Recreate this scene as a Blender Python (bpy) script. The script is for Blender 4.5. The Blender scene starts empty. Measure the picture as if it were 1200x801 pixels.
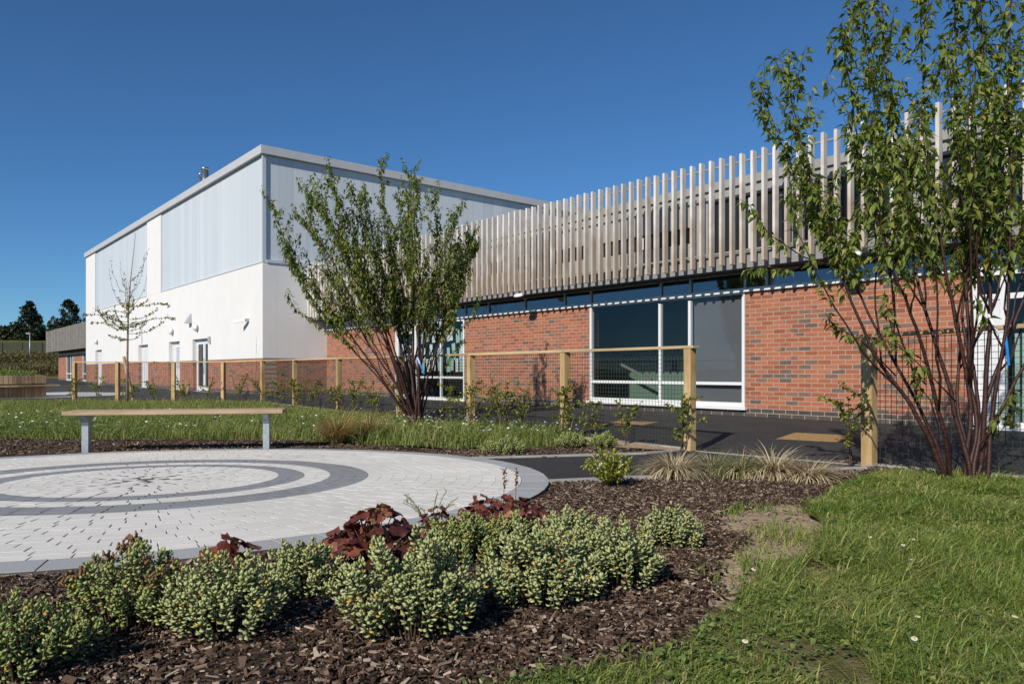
import bpy, bmesh, math, random
import numpy as np
from mathutils import Vector, Matrix
from mathutils.geometry import delaunay_2d_cdt

rng = np.random.default_rng(7)
random.seed(7)
S = bpy.context.scene
COL = S.collection
R = math.radians

# ------------------------------------------------------------------ camera
FPX, CXP, CYP, CAMZ = 870.0, 600.0, 435.0, 0.9
cam_d = bpy.data.cameras.new('camera')
cam_d.sensor_width = 36.0
cam_d.lens = 36.0 * FPX / 1200.0
cam_d.shift_y = (CYP - 400.5) / 1200.0
cam_d.clip_start = 0.05
cam_d.clip_end = 3000
cam = bpy.data.objects.new('camera', cam_d)
cam.location = (0, 0, CAMZ)
cam.rotation_euler = (R(90), 0, 0)
COL.objects.link(cam)
S.camera = cam

# ------------------------------------------------------------------ sky and sun
SUN_EL = R(32.5)
TRAV = Vector((0.505, 0.863, 0)).normalized()
w = bpy.data.worlds.new("World")
S.world = w
w.use_nodes = True
nt = w.node_tree
bg = nt.nodes['Background']
sky = nt.nodes.new('ShaderNodeTexSky')
sky.sky_type = 'NISHITA'
sky.sun_disc = False
sky.sun_elevation = SUN_EL
sky.sun_rotation = math.atan2(-TRAV.x, -TRAV.y)
sky.altitude = 1300
sky.air_density = 1.0
sky.dust_density = 0.0
sky.ozone_density = 10.0
tint = nt.nodes.new('ShaderNodeMix'); tint.data_type = 'RGBA'; tint.blend_type = 'MULTIPLY'
tint.inputs[0].default_value = 1.0; tint.inputs[7].default_value = (0.84, 0.99, 0.97, 1)
nt.links.new(sky.outputs[0], tint.inputs[6]); nt.links.new(tint.outputs[2], bg.inputs[0])
bg.inputs[1].default_value = 0.100
sd = bpy.data.lights.new('sun', 'SUN')
sd.energy = 4.9
sd.angle = R(0.5)
sd.color = (1.0, 0.925, 0.81)
so = bpy.data.objects.new('sun', sd)
trav3 = Vector((TRAV.x * math.cos(SUN_EL), TRAV.y * math.cos(SUN_EL), -math.sin(SUN_EL)))
so.rotation_euler = trav3.to_track_quat('-Z', 'Y').to_euler()
so.location = (-20, -30, 30)
COL.objects.link(so)
S.view_settings.view_transform = 'Standard'
S.view_settings.look = 'None'
S.view_settings.exposure = 0.0
S.view_settings.gamma = 1.0
S.view_settings.use_curve_mapping = False

# ------------------------------------------------------------------ frame of reference of the buildings
D1 = np.array([-0.6407, 0.7678])       # along the facade, away to the left
D2 = np.array([0.7678, 0.6407])        # into the building
F0 = np.array([4.064, 13.0])
BZ = 0.11
BROT = math.atan2(-D1[1], -D1[0])

def sstep(t):
    t = np.clip(t, 0, 1)
    return t * t * (3 - 2 * t)

def G(x, y):
    """ground height"""
    x = np.asarray(x, float); y = np.asarray(y, float)
    near = np.maximum(0.0, 0.225 - 0.0276 * y)
    q = (x - F0[0]) * D2[0] + (y - F0[1]) * D2[1]
    rise = BZ * sstep((q + 4.3) / 2.2)
    rise = np.where(y > 7, rise, rise * sstep((y - 4) / 3))
    hill = 1.9 * sstep((y - 84) / 22) + 5.6 * sstep((y - 100) / 60)
    far = 3.0 * sstep((y - 190) / 400)
    return near + rise + hill + far

def W(px, py):
    """point of the ground seen at a place in the photograph"""
    gz = 0.0
    for _ in range(30):
        Z = FPX * (CAMZ - gz) / (py - CYP)
        X = (px - CXP) / FPX * Z
        gz = 0.5 * gz + 0.5 * float(G(X, Z))
    return np.array([X, Z])

def at(px, py, Z):
    return Vector(((px - CXP) / FPX * Z, Z, CAMZ + (CYP - py) / FPX * Z))

# ------------------------------------------------------------------ materials
def NT(name):
    m = bpy.data.materials.new(name)
    m.use_nodes = True
    t = m.node_tree
    return m, t, t.nodes['Principled BSDF']

class N:
    def __init__(s, t): s.t = t
    def new(s, typ, **kw):
        n = s.t.nodes.new(typ)
        for k, v in kw.items(): setattr(n, k, v)
        return n
    def link(s, a, b): s.t.links.new(a, b)
    def coord(s, which='Object'):
        return s.new('ShaderNodeTexCoord').outputs[which]
    def mapping(s, vec, scale):
        n = s.new('ShaderNodeMapping'); s.link(vec, n.inputs[0]); n.inputs['Scale'].default_value = scale
        return n.outputs[0]
    def noise(s, vec, scale, detail=4, rough=0.6):
        n = s.new('ShaderNodeTexNoise'); s.link(vec, n.inputs['Vector'])
        n.inputs['Scale'].default_value = scale; n.inputs['Detail'].default_value = detail
        n.inputs['Roughness'].default_value = rough
        return n.outputs['Fac']
    def ramp(s, fac, stops, interp='LINEAR'):
        n = s.new('ShaderNodeValToRGB'); s.link(fac, n.inputs[0])
        r = n.color_ramp; r.interpolation = interp
        while len(r.elements) < len(stops): r.elements.new(0.5)
        for e, (p, c) in zip(r.elements, stops):
            e.position = p; e.color = (c[0], c[1], c[2], 1) if not isinstance(c, (int, float)) else (c, c, c, 1)
        return n.outputs[0]
    def mix(s, fac, a, b, blend='MIX'):
        n = s.new('ShaderNodeMix', data_type='RGBA', blend_type=blend)
        for sock, v in ((n.inputs[0], fac), (n.inputs[6], a), (n.inputs[7], b)):
            if isinstance(v, (int, float)): sock.default_value = v
            elif isinstance(v, tuple): sock.default_value = (v[0], v[1], v[2], 1)
            else: s.link(v, sock)
        return n.outputs[2]
    def math(s, op, a, b=0.0, c=None):
        n = s.new('ShaderNodeMath', operation=op)
        for i, v in enumerate((a, b) if c is None else (a, b, c)):
            if isinstance(v, (int, float)): n.inputs[i].default_value = v
            else: s.link(v, n.inputs[i])
        return n.outputs[0]
    def bump(s, h, strength=0.3, dist=0.01, bsdf=None):
        n = s.new('ShaderNodeBump'); s.link(h, n.inputs['Height'])
        n.inputs['Strength'].default_value = strength; n.inputs['Distance'].default_value = dist
        if bsdf: s.link(n.outputs[0], bsdf.inputs['Normal'])
        return n.outputs[0]

def mat_noise(name, c1, c2, scale=8, rough=0.8, bump=0.0, dist=0.005, sc3=(1, 1, 1), metal=0.0, spec=0.3, c3=None, bscale=None, det=5):
    m, t, b = NT(name); n = N(t)
    v = n.mapping(n.coord(), sc3)
    f = n.noise(v, scale, det)
    stops = [(0.3, c1), (0.7, c2)] if c3 is None else [(0.25, c1), (0.5, c2), (0.75, c3)]
    n.link(n.ramp(f, stops), b.inputs['Base Color'])
    b.inputs['Roughness'].default_value = rough
    b.inputs['Metallic'].default_value = metal
    b.inputs['Specular IOR Level'].default_value = spec
    if bump: n.bump(n.noise(v, bscale or scale * 4, 3), bump, dist, b)
    return m

def mat_leaf(name, stops, transl=0.35, rough=0.5, spec=0.35, posnoise=None):
    """foliage: every leaf its own tint"""
    m, t, b = NT(name); n = N(t)
    g = n.new('ShaderNodeNewGeometry')
    f = g.outputs['Random Per Island']
    if posnoise:
        p = n.noise(n.coord(), posnoise, 3)
        p2 = n.noise(n.coord(), posnoise * 4.5, 2)
        f = n.math('ADD', n.math('MULTIPLY', f, 0.62), n.math('MULTIPLY', n.math('SUBTRACT', n.math('ADD', n.math('MULTIPLY', p, 0.7), n.math('MULTIPLY', p2, 0.5)), 0.40), 1.0))
    col = n.ramp(f, stops)
    n.link(col, b.inputs['Base Color'])
    b.inputs['Roughness'].default_value = rough
    b.inputs['Specular IOR Level'].default_value = spec
    if transl:
        tr = n.new('ShaderNodeBsdfTranslucent')
        hs = n.new('ShaderNodeHueSaturation'); n.link(col, hs.inputs['Color'])
        hs.inputs['Saturation'].default_value = 1.15; hs.inputs['Value'].default_value = 1.3
        n.link(hs.outputs[0], tr.inputs[0])
        mx = n.new('ShaderNodeMixShader'); mx.inputs[0].default_value = transl
        n.link(b.outputs[0], mx.inputs[1]); n.link(tr.outputs[0], mx.inputs[2])
        n.link(mx.outputs[0], t.nodes['Material Output'].inputs[0])
    return m

def mat_brick(name, ends=False):
    m, t, b = NT(name); n = N(t)
    sep = n.new('ShaderNodeSeparateXYZ'); n.link(n.coord(), sep.inputs[0])
    x = sep.outputs[1] if ends else sep.outputs[0]
    z = sep.outputs[2]
    v = n.math('DIVIDE', z, 0.075)
    row = n.math('FLOOR', v)
    u = n.math('ADD', n.math('DIVIDE', x, 0.225), n.math('MULTIPLY', n.math('FLOORED_MODULO', row, 2.0), 0.5))
    colm = n.math('FLOOR', u)
    fu = n.math('FRACT', u); fv = n.math('FRACT', v)
    # mortar joints, slightly ragged
    jit = n.math('MULTIPLY', n.math('SUBTRACT', n.noise(n.coord(), 60, 2), 0.5), 0.03)
    mu = n.math('GREATER_THAN', n.math('ADD', n.math('ABSOLUTE', n.math('SUBTRACT', fu, 0.5)), jit), 0.473)
    mv = n.math('GREATER_THAN', n.math('ADD', n.math('ABSOLUTE', n.math('SUBTRACT', fv, 0.5)), jit), 0.43)
    mort = n.math('MAXIMUM', mu, mv)
    comb = n.new('ShaderNodeCombineXYZ'); n.link(colm, comb.inputs[0]); n.link(row, comb.inputs[1])
    wn = n.new('ShaderNodeTexWhiteNoise', noise_dimensions='2D'); n.link(comb.outputs[0], wn.inputs['Vector'])
    sepc = n.new('ShaderNodeSeparateColor'); n.link(wn.outputs['Color'], sepc.inputs[0])
    red = n.ramp(wn.outputs['Value'], [(0, (0.25, 0.08, 0.045)), (0.35, (0.345, 0.12, 0.064)), (0.7, (0.40, 0.15, 0.082)), (1, (0.30, 0.098, 0.056))])
    # burnt bricks come in runs
    cl = n.noise(n.mapping(n.coord(), (0.7, 0.7, 2.2)), 1.6, 2)
    thr = n.math('ADD', n.math('MULTIPLY', n.math('SUBTRACT', cl, 0.5), 0.9), 0.19)
    dk = n.math('LESS_THAN', sepc.outputs[1], thr)
    streak = n.noise(n.mapping(n.coord(), (18, 18, 30)), 1.0, 3)
    dcol = n.ramp(sepc.outputs[2], [(0, (0.095, 0.085, 0.078)), (0.5, (0.16, 0.11, 0.09)), (1, (0.27, 0.13, 0.085))])
    part = n.ramp(streak, [(0.30, 0.25), (0.48, 1.0)])
    col = n.mix(n.math('MULTIPLY', dk, part), red, dcol)
    # blue engineering bricks for the bottom two courses
    eng = n.math('LESS_THAN', z, 0.15)
    ecol = n.ramp(sepc.outputs[0], [(0, (0.035, 0.034, 0.038)), (1, (0.075, 0.065, 0.062))])
    col = n.mix(eng, col, ecol)
    col = n.mix(0.35, col, n.ramp(n.noise(n.coord(), 45, 4), [(0.3, 0.25), (0.7, 0.75)]), 'OVERLAY')
    col = n.mix(n.ramp(n.noise(n.coord(), 0.55, 4), [(0.4, 0.0), (0.75, 0.14)]), col, (0.42, 0.24, 0.17))
    col = n.mix(mort, col, n.ramp(n.noise(n.coord(), 5, 4), [(0.3, (0.33, 0.28, 0.225)), (0.7, (0.43, 0.375, 0.31))]))
    n.link(col, b.inputs['Base Color'])
    dirt = n.math('MULTIPLY', n.ramp(n.math('ADD', z, n.math('MULTIPLY', n.noise(n.coord(), 3, 4), 0.35)), [(0.1, 0.5), (0.42, 0.0)]), 0.35)
    col = n.mix(dirt, col, (0.17, 0.14, 0.115))
    n.link(col, b.inputs['Base Color'])
    b.inputs['Roughness'].default_value = 0.88
    b.inputs['Specular IOR Level'].default_value = 0.2
    h = n.math('SUBTRACT', n.math('MULTIPLY', n.noise(n.coord(), 70, 3), 0.3), mort)
    n.bump(h, 0.5, 0.006, b)
    return m

def mat_glass(name, tint=(0.62, 0.7, 0.68), f0=0.06, rough=0.01):
    m, t, b = NT(name); n = N(t)
    t.nodes.remove(b)
    tr = n.new('ShaderNodeBsdfTransparent'); tr.inputs[0].default_value = (*tint, 1)
    gl = n.new('ShaderNodeBsdfGlossy'); gl.inputs['Roughness'].default_value = rough
    gl.inputs[0].default_value = (0.8, 0.9, 1.0, 1)
    fr = n.new('ShaderNodeFresnel'); fr.inputs[0].default_value = 1.45
    fac = n.math('ADD', fr.outputs[0], f0)
    nz = n.noise(n.coord(), 1.3, 1)
    bp = n.bump(nz, 0.02, 0.05)
    n.link(bp, gl.inputs['Normal'])
    ge = n.new('ShaderNodeNewGeometry'); fac = n.math('MULTIPLY', fac, n.math('SUBTRACT', 1.0, ge.outputs['Backfacing']))
    mx = n.new('ShaderNodeMixShader')
    n.link(fac, mx.inputs[0]); n.link(tr.outputs[0], mx.inputs[1]); n.link(gl.outputs[0], mx.inputs[2])
    n.link(mx.outputs[0], t.nodes['Material Output'].inputs[0])
    return m

def mat_timber(name, c1, c2, c3, along=2, rough=0.75, island=0.0, weather=None):
    m, t, b = NT(name); n = N(t)
    oi = n.new('ShaderNodeObjectInfo')
    off = n.new('ShaderNodeCombineXYZ')
    k = n.math('MULTIPLY', oi.outputs['Random'], 60.0)
    for i in range(3): n.link(k, off.inputs[i])
    add = n.new('ShaderNodeVectorMath', operation='ADD')
    n.link(n.coord(), add.inputs[0]); n.link(off.outputs[0], add.inputs[1])
    sc = [26, 26, 26]; sc[along] = 1.6
    v = n.mapping(add.outputs[0], tuple(sc))
    grain = n.noise(v, 1.0, 5, 0.65)
    broad = n.noise(add.outputs[0], 2.2, 3)
    f = n.math('ADD', n.math('MULTIPLY', grain, 0.55), n.math('MULTIPLY', broad, 0.45))
    col = n.ramp(f, [(0.3, c1), (0.5, c2), (0.7, c3)])
    if island:
        g = n.new('ShaderNodeNewGeometry')
        var = n.math('MULTIPLY_ADD', g.outputs['Random Per Island'], island, 1 - island / 2)
    else:
        var = n.math('MULTIPLY_ADD', oi.outputs['Random'], 0.35, 0.82)
    mul = n.new('ShaderNodeVectorMath', operation='SCALE')
    n.link(col, mul.inputs[0]); n.link(var, mul.inputs['Scale'])
    col = mul.outputs[0]
    if weather:
        sep = n.new('ShaderNodeSeparateXYZ'); n.link(n.coord(), sep.inputs[0])
        hh = n.math('ADD', n.math('DIVIDE', sep.outputs[2], weather[0]), n.math('MULTIPLY', n.math('SUBTRACT', broad, 0.5), 1.3))
        col = n.mix(n.ramp(hh, [(0.1, 0.7), (0.7, 0.0)]), col, weather[1])
    n.link(col, b.inputs['Base Color'])
    b.inputs['Roughness'].default_value = rough
    b.inputs['Specular IOR Level'].default_value = 0.25
    n.bump(grain, 0.35, 0.003, b)
    return m

def mat_plain(name, c, rough=0.5, metal=0.0, spec=0.4, var=0.06, scale=3):
    lo = tuple(x * (1 - var) for x in c); hi = tuple(min(1, x * (1 + var)) for x in c)
    return mat_noise(name, lo, hi, scale, rough, metal=metal, spec=spec)

M = {}
M['brick'] = mat_brick('red brick')
M['brick_end'] = mat_brick('red brick end', True)
M['render'] = mat_noise('white render', (0.675, 0.675, 0.67), (0.72, 0.72, 0.715), 1.3, 0.9, 0.12, 0.002, spec=0.15, bscale=220)
M['white_metal'] = mat_plain('white coated aluminium', (0.69, 0.70, 0.71), 0.35, spec=0.4, var=0.03)
M['coping'] = mat_plain('pale grey coping', (0.50, 0.51, 0.52), 0.4, spec=0.4, var=0.05)
M['trim'] = mat_plain('grey aluminium trim', (0.50, 0.53, 0.56), 0.35, spec=0.5, var=0.04)
M['grey_clad'] = mat_plain('grey metal cladding', (0.29, 0.295, 0.29), 0.45, var=0.08, scale=1.2)
M['dark_panel'] = mat_plain('dark grey window', (0.02, 0.022, 0.026), 0.12, spec=0.5)
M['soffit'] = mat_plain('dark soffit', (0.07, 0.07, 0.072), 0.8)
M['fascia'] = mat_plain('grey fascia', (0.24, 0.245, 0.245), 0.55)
M['steel'] = mat_plain('galvanised steel', (0.42, 0.46, 0.49), 0.42, metal=0.5, var=0.15, scale=22)
M['flue'] = mat_plain('stainless flue', (0.55, 0.57, 0.6), 0.25, metal=0.9)
M['glass'] = mat_glass('window glass', (0.87, 0.885, 0.89), 0.01)
M['glass_dark'] = mat_glass('clerestory glass', (0.45, 0.52, 0.56), 0.14)
M['blind'] = mat_plain('grey blind', (0.15, 0.155, 0.17), 0.8, var=0.08, scale=1.0)
M['interior_green'] = mat_plain('green interior wall', (0.17, 0.27, 0.21), 0.8)
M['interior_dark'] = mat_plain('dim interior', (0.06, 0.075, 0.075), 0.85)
M['interior_floor'] = mat_plain('vinyl floor', (0.10, 0.10, 0.10), 0.5)
M['paper'] = mat_plain('white paper', (0.75, 0.78, 0.74), 0.9)
M['mint_paper'] = mat_plain('mint paper', (0.42, 0.60, 0.52), 0.9)
M['door_white'] = mat_plain('white door paint', (0.66, 0.67, 0.69), 0.4, var=0.04)
M['louvre'] = mat_plain('pale grey louvre', (0.5, 0.52, 0.55), 0.5)
M['lamp_body'] = mat_plain('grey lamp casing', (0.42, 0.43, 0.44), 0.4)
M['fin'] = mat_timber('silvered timber', (0.43, 0.40, 0.365), (0.62, 0.585, 0.545), (0.74, 0.71, 0.675), weather=(2.1, (0.40, 0.30, 0.21)))
M['far_clad'] = mat_timber('far timber cladding', (0.12, 0.11, 0.10), (0.19, 0.175, 0.16), (0.27, 0.25, 0.23), island=0.35)
M['post'] = mat_timber('treated pine', (0.24, 0.15, 0.065), (0.43, 0.30, 0.145), (0.58, 0.44, 0.25))
M['rail'] = mat_timber('treated pine rail', (0.33, 0.23, 0.12), (0.48, 0.36, 0.20), (0.57, 0.45, 0.28), along=0)
M['bench_wood'] = mat_timber('larch bench slat', (0.30, 0.21, 0.13), (0.42, 0.31, 0.20), (0.52, 0.41, 0.29), along=0)
M['planter_wood'] = mat_timber('planter timber', (0.28, 0.20, 0.11), (0.43, 0.31, 0.18), (0.56, 0.43, 0.27), island=0.5)
M['wire'] = mat_plain('dark green wire', (0.035, 0.045, 0.038), 0.5)
M['palisade'] = mat_plain('dark green palisade', (0.018, 0.026, 0.022), 0.6)
M['stake'] = mat_timber('round stake', (0.28, 0.2, 0.11), (0.42, 0.32, 0.19), (0.52, 0.41, 0.27))
M['blue_plastic'] = mat_plain('blue plastic', (0.02, 0.22, 0.62), 0.4)
M['white_tag'] = mat_plain('white tag', (0.75, 0.75, 0.75), 0.5)
M['rust'] = mat_noise('sandy inset', (0.25, 0.14, 0.05), (0.42, 0.27, 0.12), 30, 0.95, 0.4, 0.004)

def mat_poly():
    m, t, b = NT('translucent wall panel'); n = N(t)
    sep = n.new('ShaderNodeSeparateXYZ'); n.link(n.coord(), sep.inputs[0])
    a = n.math('ADD', sep.outputs[0], sep.outputs[1])
    p = n.math('FRACT', n.math('DIVIDE', a, 0.5))
    seam = n.math('LESS_THAN', p, 0.035)
    pid = n.math('FLOOR', n.math('DIVIDE', a, 0.5))
    wn = n.new('ShaderNodeTexWhiteNoise', noise_dimensions='1D'); n.link(pid, wn.inputs['W'])
    st = n.noise(n.mapping(n.coord(), (9, 9, 0.12)), 1.0, 3)
    f = n.math('ADD', n.math('MULTIPLY', wn.outputs['Value'], 0.35), n.math('MULTIPLY', st, 0.65))
    col = n.ramp(f, [(0.2, (0.52, 0.565, 0.605)), (0.8, (0.635, 0.675, 0.705))])
    col = n.mix(n.math('MULTIPLY', seam, 0.5), col, (0.40, 0.45, 0.52))
    n.link(col, b.inputs['Base Color'])
    b.inputs['Roughness'].default_value = 0.35
    b.inputs['Specular IOR Level'].default_value = 0.4
    flute = n.math('SINE', n.math('MULTIPLY', a, 2 * math.pi / 0.05))
    n.bump(n.math('ADD', n.math('MULTIPLY', flute, 0.4), n.math('MULTIPLY', seam, -1.5)), 0.12, 0.01, b)
    return m
M['poly'] = mat_poly()

def mat_tarmac():
    m, t, b = NT('tarmac'); n = N(t)
    c = n.coord()
    f = n.noise(c, 260, 2); l = n.noise(c, 0.9, 5)
    col = n.ramp(f, [(0.3, (0.026, 0.026, 0.028)), (0.62, (0.052, 0.051, 0.052)), (0.8, (0.12, 0.118, 0.115))])
    col = n.mix(0.5, col, n.ramp(l, [(0.3, (0.30, 0.30, 0.30)), (0.7, (0.66, 0.65, 0.63))]), 'OVERLAY')
    dust = n.ramp(n.noise(n.mapping(c, (1.0, 1.0, 1.0)), 3.5, 6, 0.75), [(0.52, 0.0), (0.8, 0.45)])
    col = n.mix(dust, col, (0.13, 0.12, 0.105))
    n.link(col, b.inputs['Base Color']); b.inputs['Roughness'].default_value = 0.85
    b.inputs['Specular IOR Level'].default_value = 0.25
    n.bump(f, 0.6, 0.004, b)
    return m
M['tarmac'] = mat_tarmac()

def mat_sett(name, a, bb):
    m, t, b = NT(name); n = N(t)
    c = n.coord()
    g = n.new('ShaderNodeNewGeometry')
    f = n.noise(c, 330, 2)
    col = n.ramp(f, [(0.3, tuple(x * 0.86 for x in a)), (0.5, a), (0.72, bb)])
    v = n.math('MULTIPLY_ADD', g.outputs['Random Per Island'], 0.09, 0.955)
    st = n.math('MULTIPLY', v, n.ramp(n.noise(c, 1.1, 5), [(0.3, 0.86), (0.65, 1.0)]))
    mul = n.new('ShaderNodeVectorMath', operation='SCALE'); n.link(col, mul.inputs[0]); n.link(st, mul.inputs['Scale'])
    n.link(mul.outputs[0], b.inputs['Base Color']); b.inputs['Roughness'].default_value = 0.85
    b.inputs['Specular IOR Level'].default_value = 0.25
    n.bump(f, 0.5, 0.003, b)
    return m
M['sett_white'] = mat_sett('pale granite sett', (0.76, 0.735, 0.675), (0.84, 0.815, 0.755))
M['sett_grey'] = mat_sett('blue grey sett', (0.27, 0.28, 0.29), (0.38, 0.39, 0.395))
M['sett_edge'] = mat_sett('mid grey edge sett', (0.40, 0.41, 0.415), (0.51, 0.52, 0.52))
M['joint'] = mat_noise('shade-toned sand joint', (0.07, 0.068, 0.062), (0.14, 0.135, 0.125), 40, 0.95, 0.3)  # sand, its colour darkened to stand for shade in the open joints
M['concrete'] = mat_noise('pale concrete', (0.40, 0.40, 0.39), (0.50, 0.50, 0.485), 6, 0.9, 0.2, 0.003, bscale=90)
M['edging'] = mat_noise('concrete edging', (0.30, 0.295, 0.28), (0.42, 0.41, 0.395), 9, 0.9, 0.2, 0.003, bscale=90)
M['mulch'] = mat_noise('bark mulch', (0.02, 0.013, 0.009), (0.06, 0.039, 0.028), 26, 0.95, 1.0, 0.03, c3=(0.14, 0.10, 0.073), spec=0.15, bscale=45)
M['soil'] = mat_noise('dry bare soil', (0.24, 0.17, 0.11), (0.40, 0.30, 0.20), 12, 0.95, 0.9, 0.015, c3=(0.54, 0.43, 0.31), spec=0.1, bscale=60)
M['lawn'] = mat_noise('lawn soil and thatch', (0.07, 0.085, 0.025), (0.16, 0.14, 0.06), 22, 0.95, 0.9, 0.02, c3=(0.28, 0.235, 0.13), spec=0.1, bscale=120)
M['field'] = mat_noise('rough grass', (0.055, 0.065, 0.02), (0.11, 0.11, 0.035), 0.6, 0.95, 0.3, 0.05, c3=(0.18, 0.155, 0.065), spec=0.1, sc3=(0.4, 2.2, 1))
M['chip'] = mat_leaf('bark chip', [(0.0, (0.022, 0.013, 0.009)), (0.4, (0.065, 0.040, 0.028)), (0.7, (0.14, 0.095, 0.067)), (0.9, (0.26, 0.195, 0.145)), (1.0, (0.46, 0.38, 0.29))], 0, 0.9, 0.15)
M['grass'] = mat_leaf('grass blade', [(0.0, (0.065, 0.115, 0.018)), (0.30, (0.135, 0.205, 0.036)), (0.58, (0.22, 0.285, 0.062)), (0.78, (0.36, 0.345, 0.12)), (1.0, (0.58, 0.48, 0.27))], 0.3, 0.55, 0.25, posnoise=2.2)
M['meadow'] = mat_leaf('meadow blade', [(0.0, (0.075, 0.12, 0.024)), (0.4, (0.155, 0.21, 0.05)), (0.68, (0.26, 0.285, 0.085)), (0.85, (0.37, 0.33, 0.14)), (1.0, (0.50, 0.42, 0.22))], 0.3, 0.55, 0.25, posnoise=0.7)
M['clover'] = mat_leaf('clover leaf', [(0.0, (0.09, 0.15, 0.034)), (0.6, (0.17, 0.235, 0.06)), (1.0, (0.28, 0.31, 0.10))], 0.3)
M['cherry'] = mat_leaf('cherry leaf', [(0.0, (0.07, 0.11, 0.020)), (0.45, (0.15, 0.205, 0.040)), (0.8, (0.24, 0.285, 0.06)), (0.97, (0.32, 0.33, 0.085)), (1.0, (0.40, 0.28, 0.08))], 0.44, 0.45, 0.35)
M['bark'] = mat_noise('coppery cherry bark', (0.010, 0.005, 0.004), (0.036, 0.013, 0.010), 5, 0.5, 0.7, 0.006, c3=(0.11, 0.05, 0.04), spec=0.4, sc3=(5, 5, 22), bscale=6)
M['twig'] = mat_noise('brown twig', (0.05, 0.032, 0.02), (0.11, 0.075, 0.05), 20, 0.8)
M['sap_bark'] = mat_noise('pale sapling bark', (0.16, 0.115, 0.08), (0.30, 0.23, 0.17), 12, 0.8)
M['hedge'] = mat_leaf('hedge leaf', [(0.0, (0.08, 0.12, 0.02)), (0.5, (0.17, 0.21, 0.036)), (0.85, (0.31, 0.32, 0.055)), (1.0, (0.42, 0.35, 0.08))], 0.4)
M['sedum'] = mat_leaf('fleshy silver green leaf', [(0.0, (0.225, 0.27, 0.095)), (0.4, (0.37, 0.42, 0.175)), (0.9, (0.52, 0.55, 0.265)), (0.975, (0.58, 0.58, 0.28)), (0.982, (0.60, 0.40, 0.08)), (1.0, (0.62, 0.34, 0.05))], 0.15, 0.5, 0.3)
M['sedum_b'] = mat_leaf('fleshy green leaf', [(0.0, (0.17, 0.23, 0.06)), (0.4, (0.29, 0.35, 0.11)), (0.9, (0.42, 0.47, 0.18)), (0.972, (0.48, 0.48, 0.18)), (0.98, (0.54, 0.36, 0.07)), (1.0, (0.50, 0.25, 0.05))], 0.15, 0.5, 0.3)
M['sedum_head'] = mat_noise('spent flower head', (0.16, 0.075, 0.035), (0.26, 0.15, 0.07), 60, 0.9)
M['heuchera'] = mat_leaf('plum leaf', [(0.0, (0.06, 0.020, 0.018)), (0.4, (0.16, 0.046, 0.036)), (0.8, (0.28, 0.10, 0.06)), (1.0, (0.40, 0.24, 0.12))], 0.3, 0.4, 0.45)
M['heuchera_b'] = mat_leaf('russet leaf', [(0.0, (0.10, 0.028, 0.02)), (0.5, (0.22, 0.06, 0.036)), (0.85, (0.34, 0.12, 0.05)), (1.0, (0.38, 0.2, 0.08))], 0.3, 0.4, 0.45)
M['carex'] = mat_leaf('straw sedge', [(0.0, (0.30, 0.235, 0.13)), (0.5, (0.52, 0.43, 0.27)), (1.0, (0.68, 0.59, 0.41))], 0.25, 0.6)
M['carex_green'] = mat_leaf('green sedge', [(0.0, (0.10, 0.15, 0.05)), (0.5, (0.19, 0.24, 0.08)), (0.6, (0.42, 0.36, 0.2)), (1.0, (0.62, 0.53, 0.34))], 0.25, 0.6)
M['carex_gold'] = mat_leaf('golden sedge', [(0.0, (0.20, 0.155, 0.05)), (0.5, (0.40, 0.30, 0.11)), (1.0, (0.55, 0.42, 0.19))], 0.25, 0.6)
M['spindle'] = mat_leaf('yellow green leaf', [(0.0, (0.12, 0.155, 0.016)), (0.5, (0.28, 0.31, 0.035)), (0.9, (0.46, 0.45, 0.08)), (0.94, (0.7, 0.7, 0.55)), (1.0, (0.78, 0.78, 0.7))], 0.25, 0.4)
M['fartree'] = mat_leaf('far foliage', [(0.0, (0.010, 0.020, 0.010)), (0.6, (0.020, 0.034, 0.015)), (1.0, (0.045, 0.062, 0.025))], 0.1, 0.7)
M['farwood'] = mat_leaf('far wood foliage', [(0.0, (0.016, 0.028, 0.014)), (0.6, (0.030, 0.046, 0.018)), (1.0, (0.055, 0.072, 0.028))], 0.1, 0.7)
M['weed'] = mat_leaf('dry weeds', [(0.0, (0.05, 0.06, 0.02)), (0.5, (0.13, 0.12, 0.045)), (1.0, (0.26, 0.20, 0.09))], 0.2, 0.8)
M['petal'] = mat_plain('white petal', (0.8, 0.8, 0.78), 0.7)
M['pollen'] = mat_plain('yellow pollen', (0.6, 0.42, 0.03), 0.8)

# ------------------------------------------------------------------ helpers
class mnoise:
    """repeatable value noise, -1..1"""
    T = np.random.default_rng(99).uniform(-1, 1, (64, 64, 64))
    @staticmethod
    def noise(v):
        x, y, z = v; ix, iy, iz = math.floor(x), math.floor(y), math.floor(z)
        fx, fy, fz = x - ix, y - iy, z - iz
        fx, fy, fz = (f * f * (3 - 2 * f) for f in (fx, fy, fz))
        T = mnoise.T; r = 0.0
        for a in (0, 1):
            wx = fx if a else 1 - fx
            for b in (0, 1):
                wy = fy if b else 1 - fy
                for c in (0, 1): r += wx * wy * (fz if c else 1 - fz) * T[(ix + a) & 63, (iy + b) & 63, (iz + c) & 63]
        return r
    @staticmethod
    def noise_vector(v):
        return Vector((mnoise.noise(v), mnoise.noise((v[0] + 17.3, v[1] + 5.1, v[2])), 0))
def tag(o, label=None, cat=None, group=None, kind=None):
    if label: o['label'] = label
    if cat: o['category'] = cat
    if group: o['group'] = group
    if kind: o['kind'] = kind
    return o

def empty(name, loc, rz=0.0):
    o = bpy.data.objects.new(name, None)
    o.empty_display_size = 0.2
    COL.objects.link(o)
    o.location = loc; o.rotation_euler = (0, 0, rz)
    return o

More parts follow.
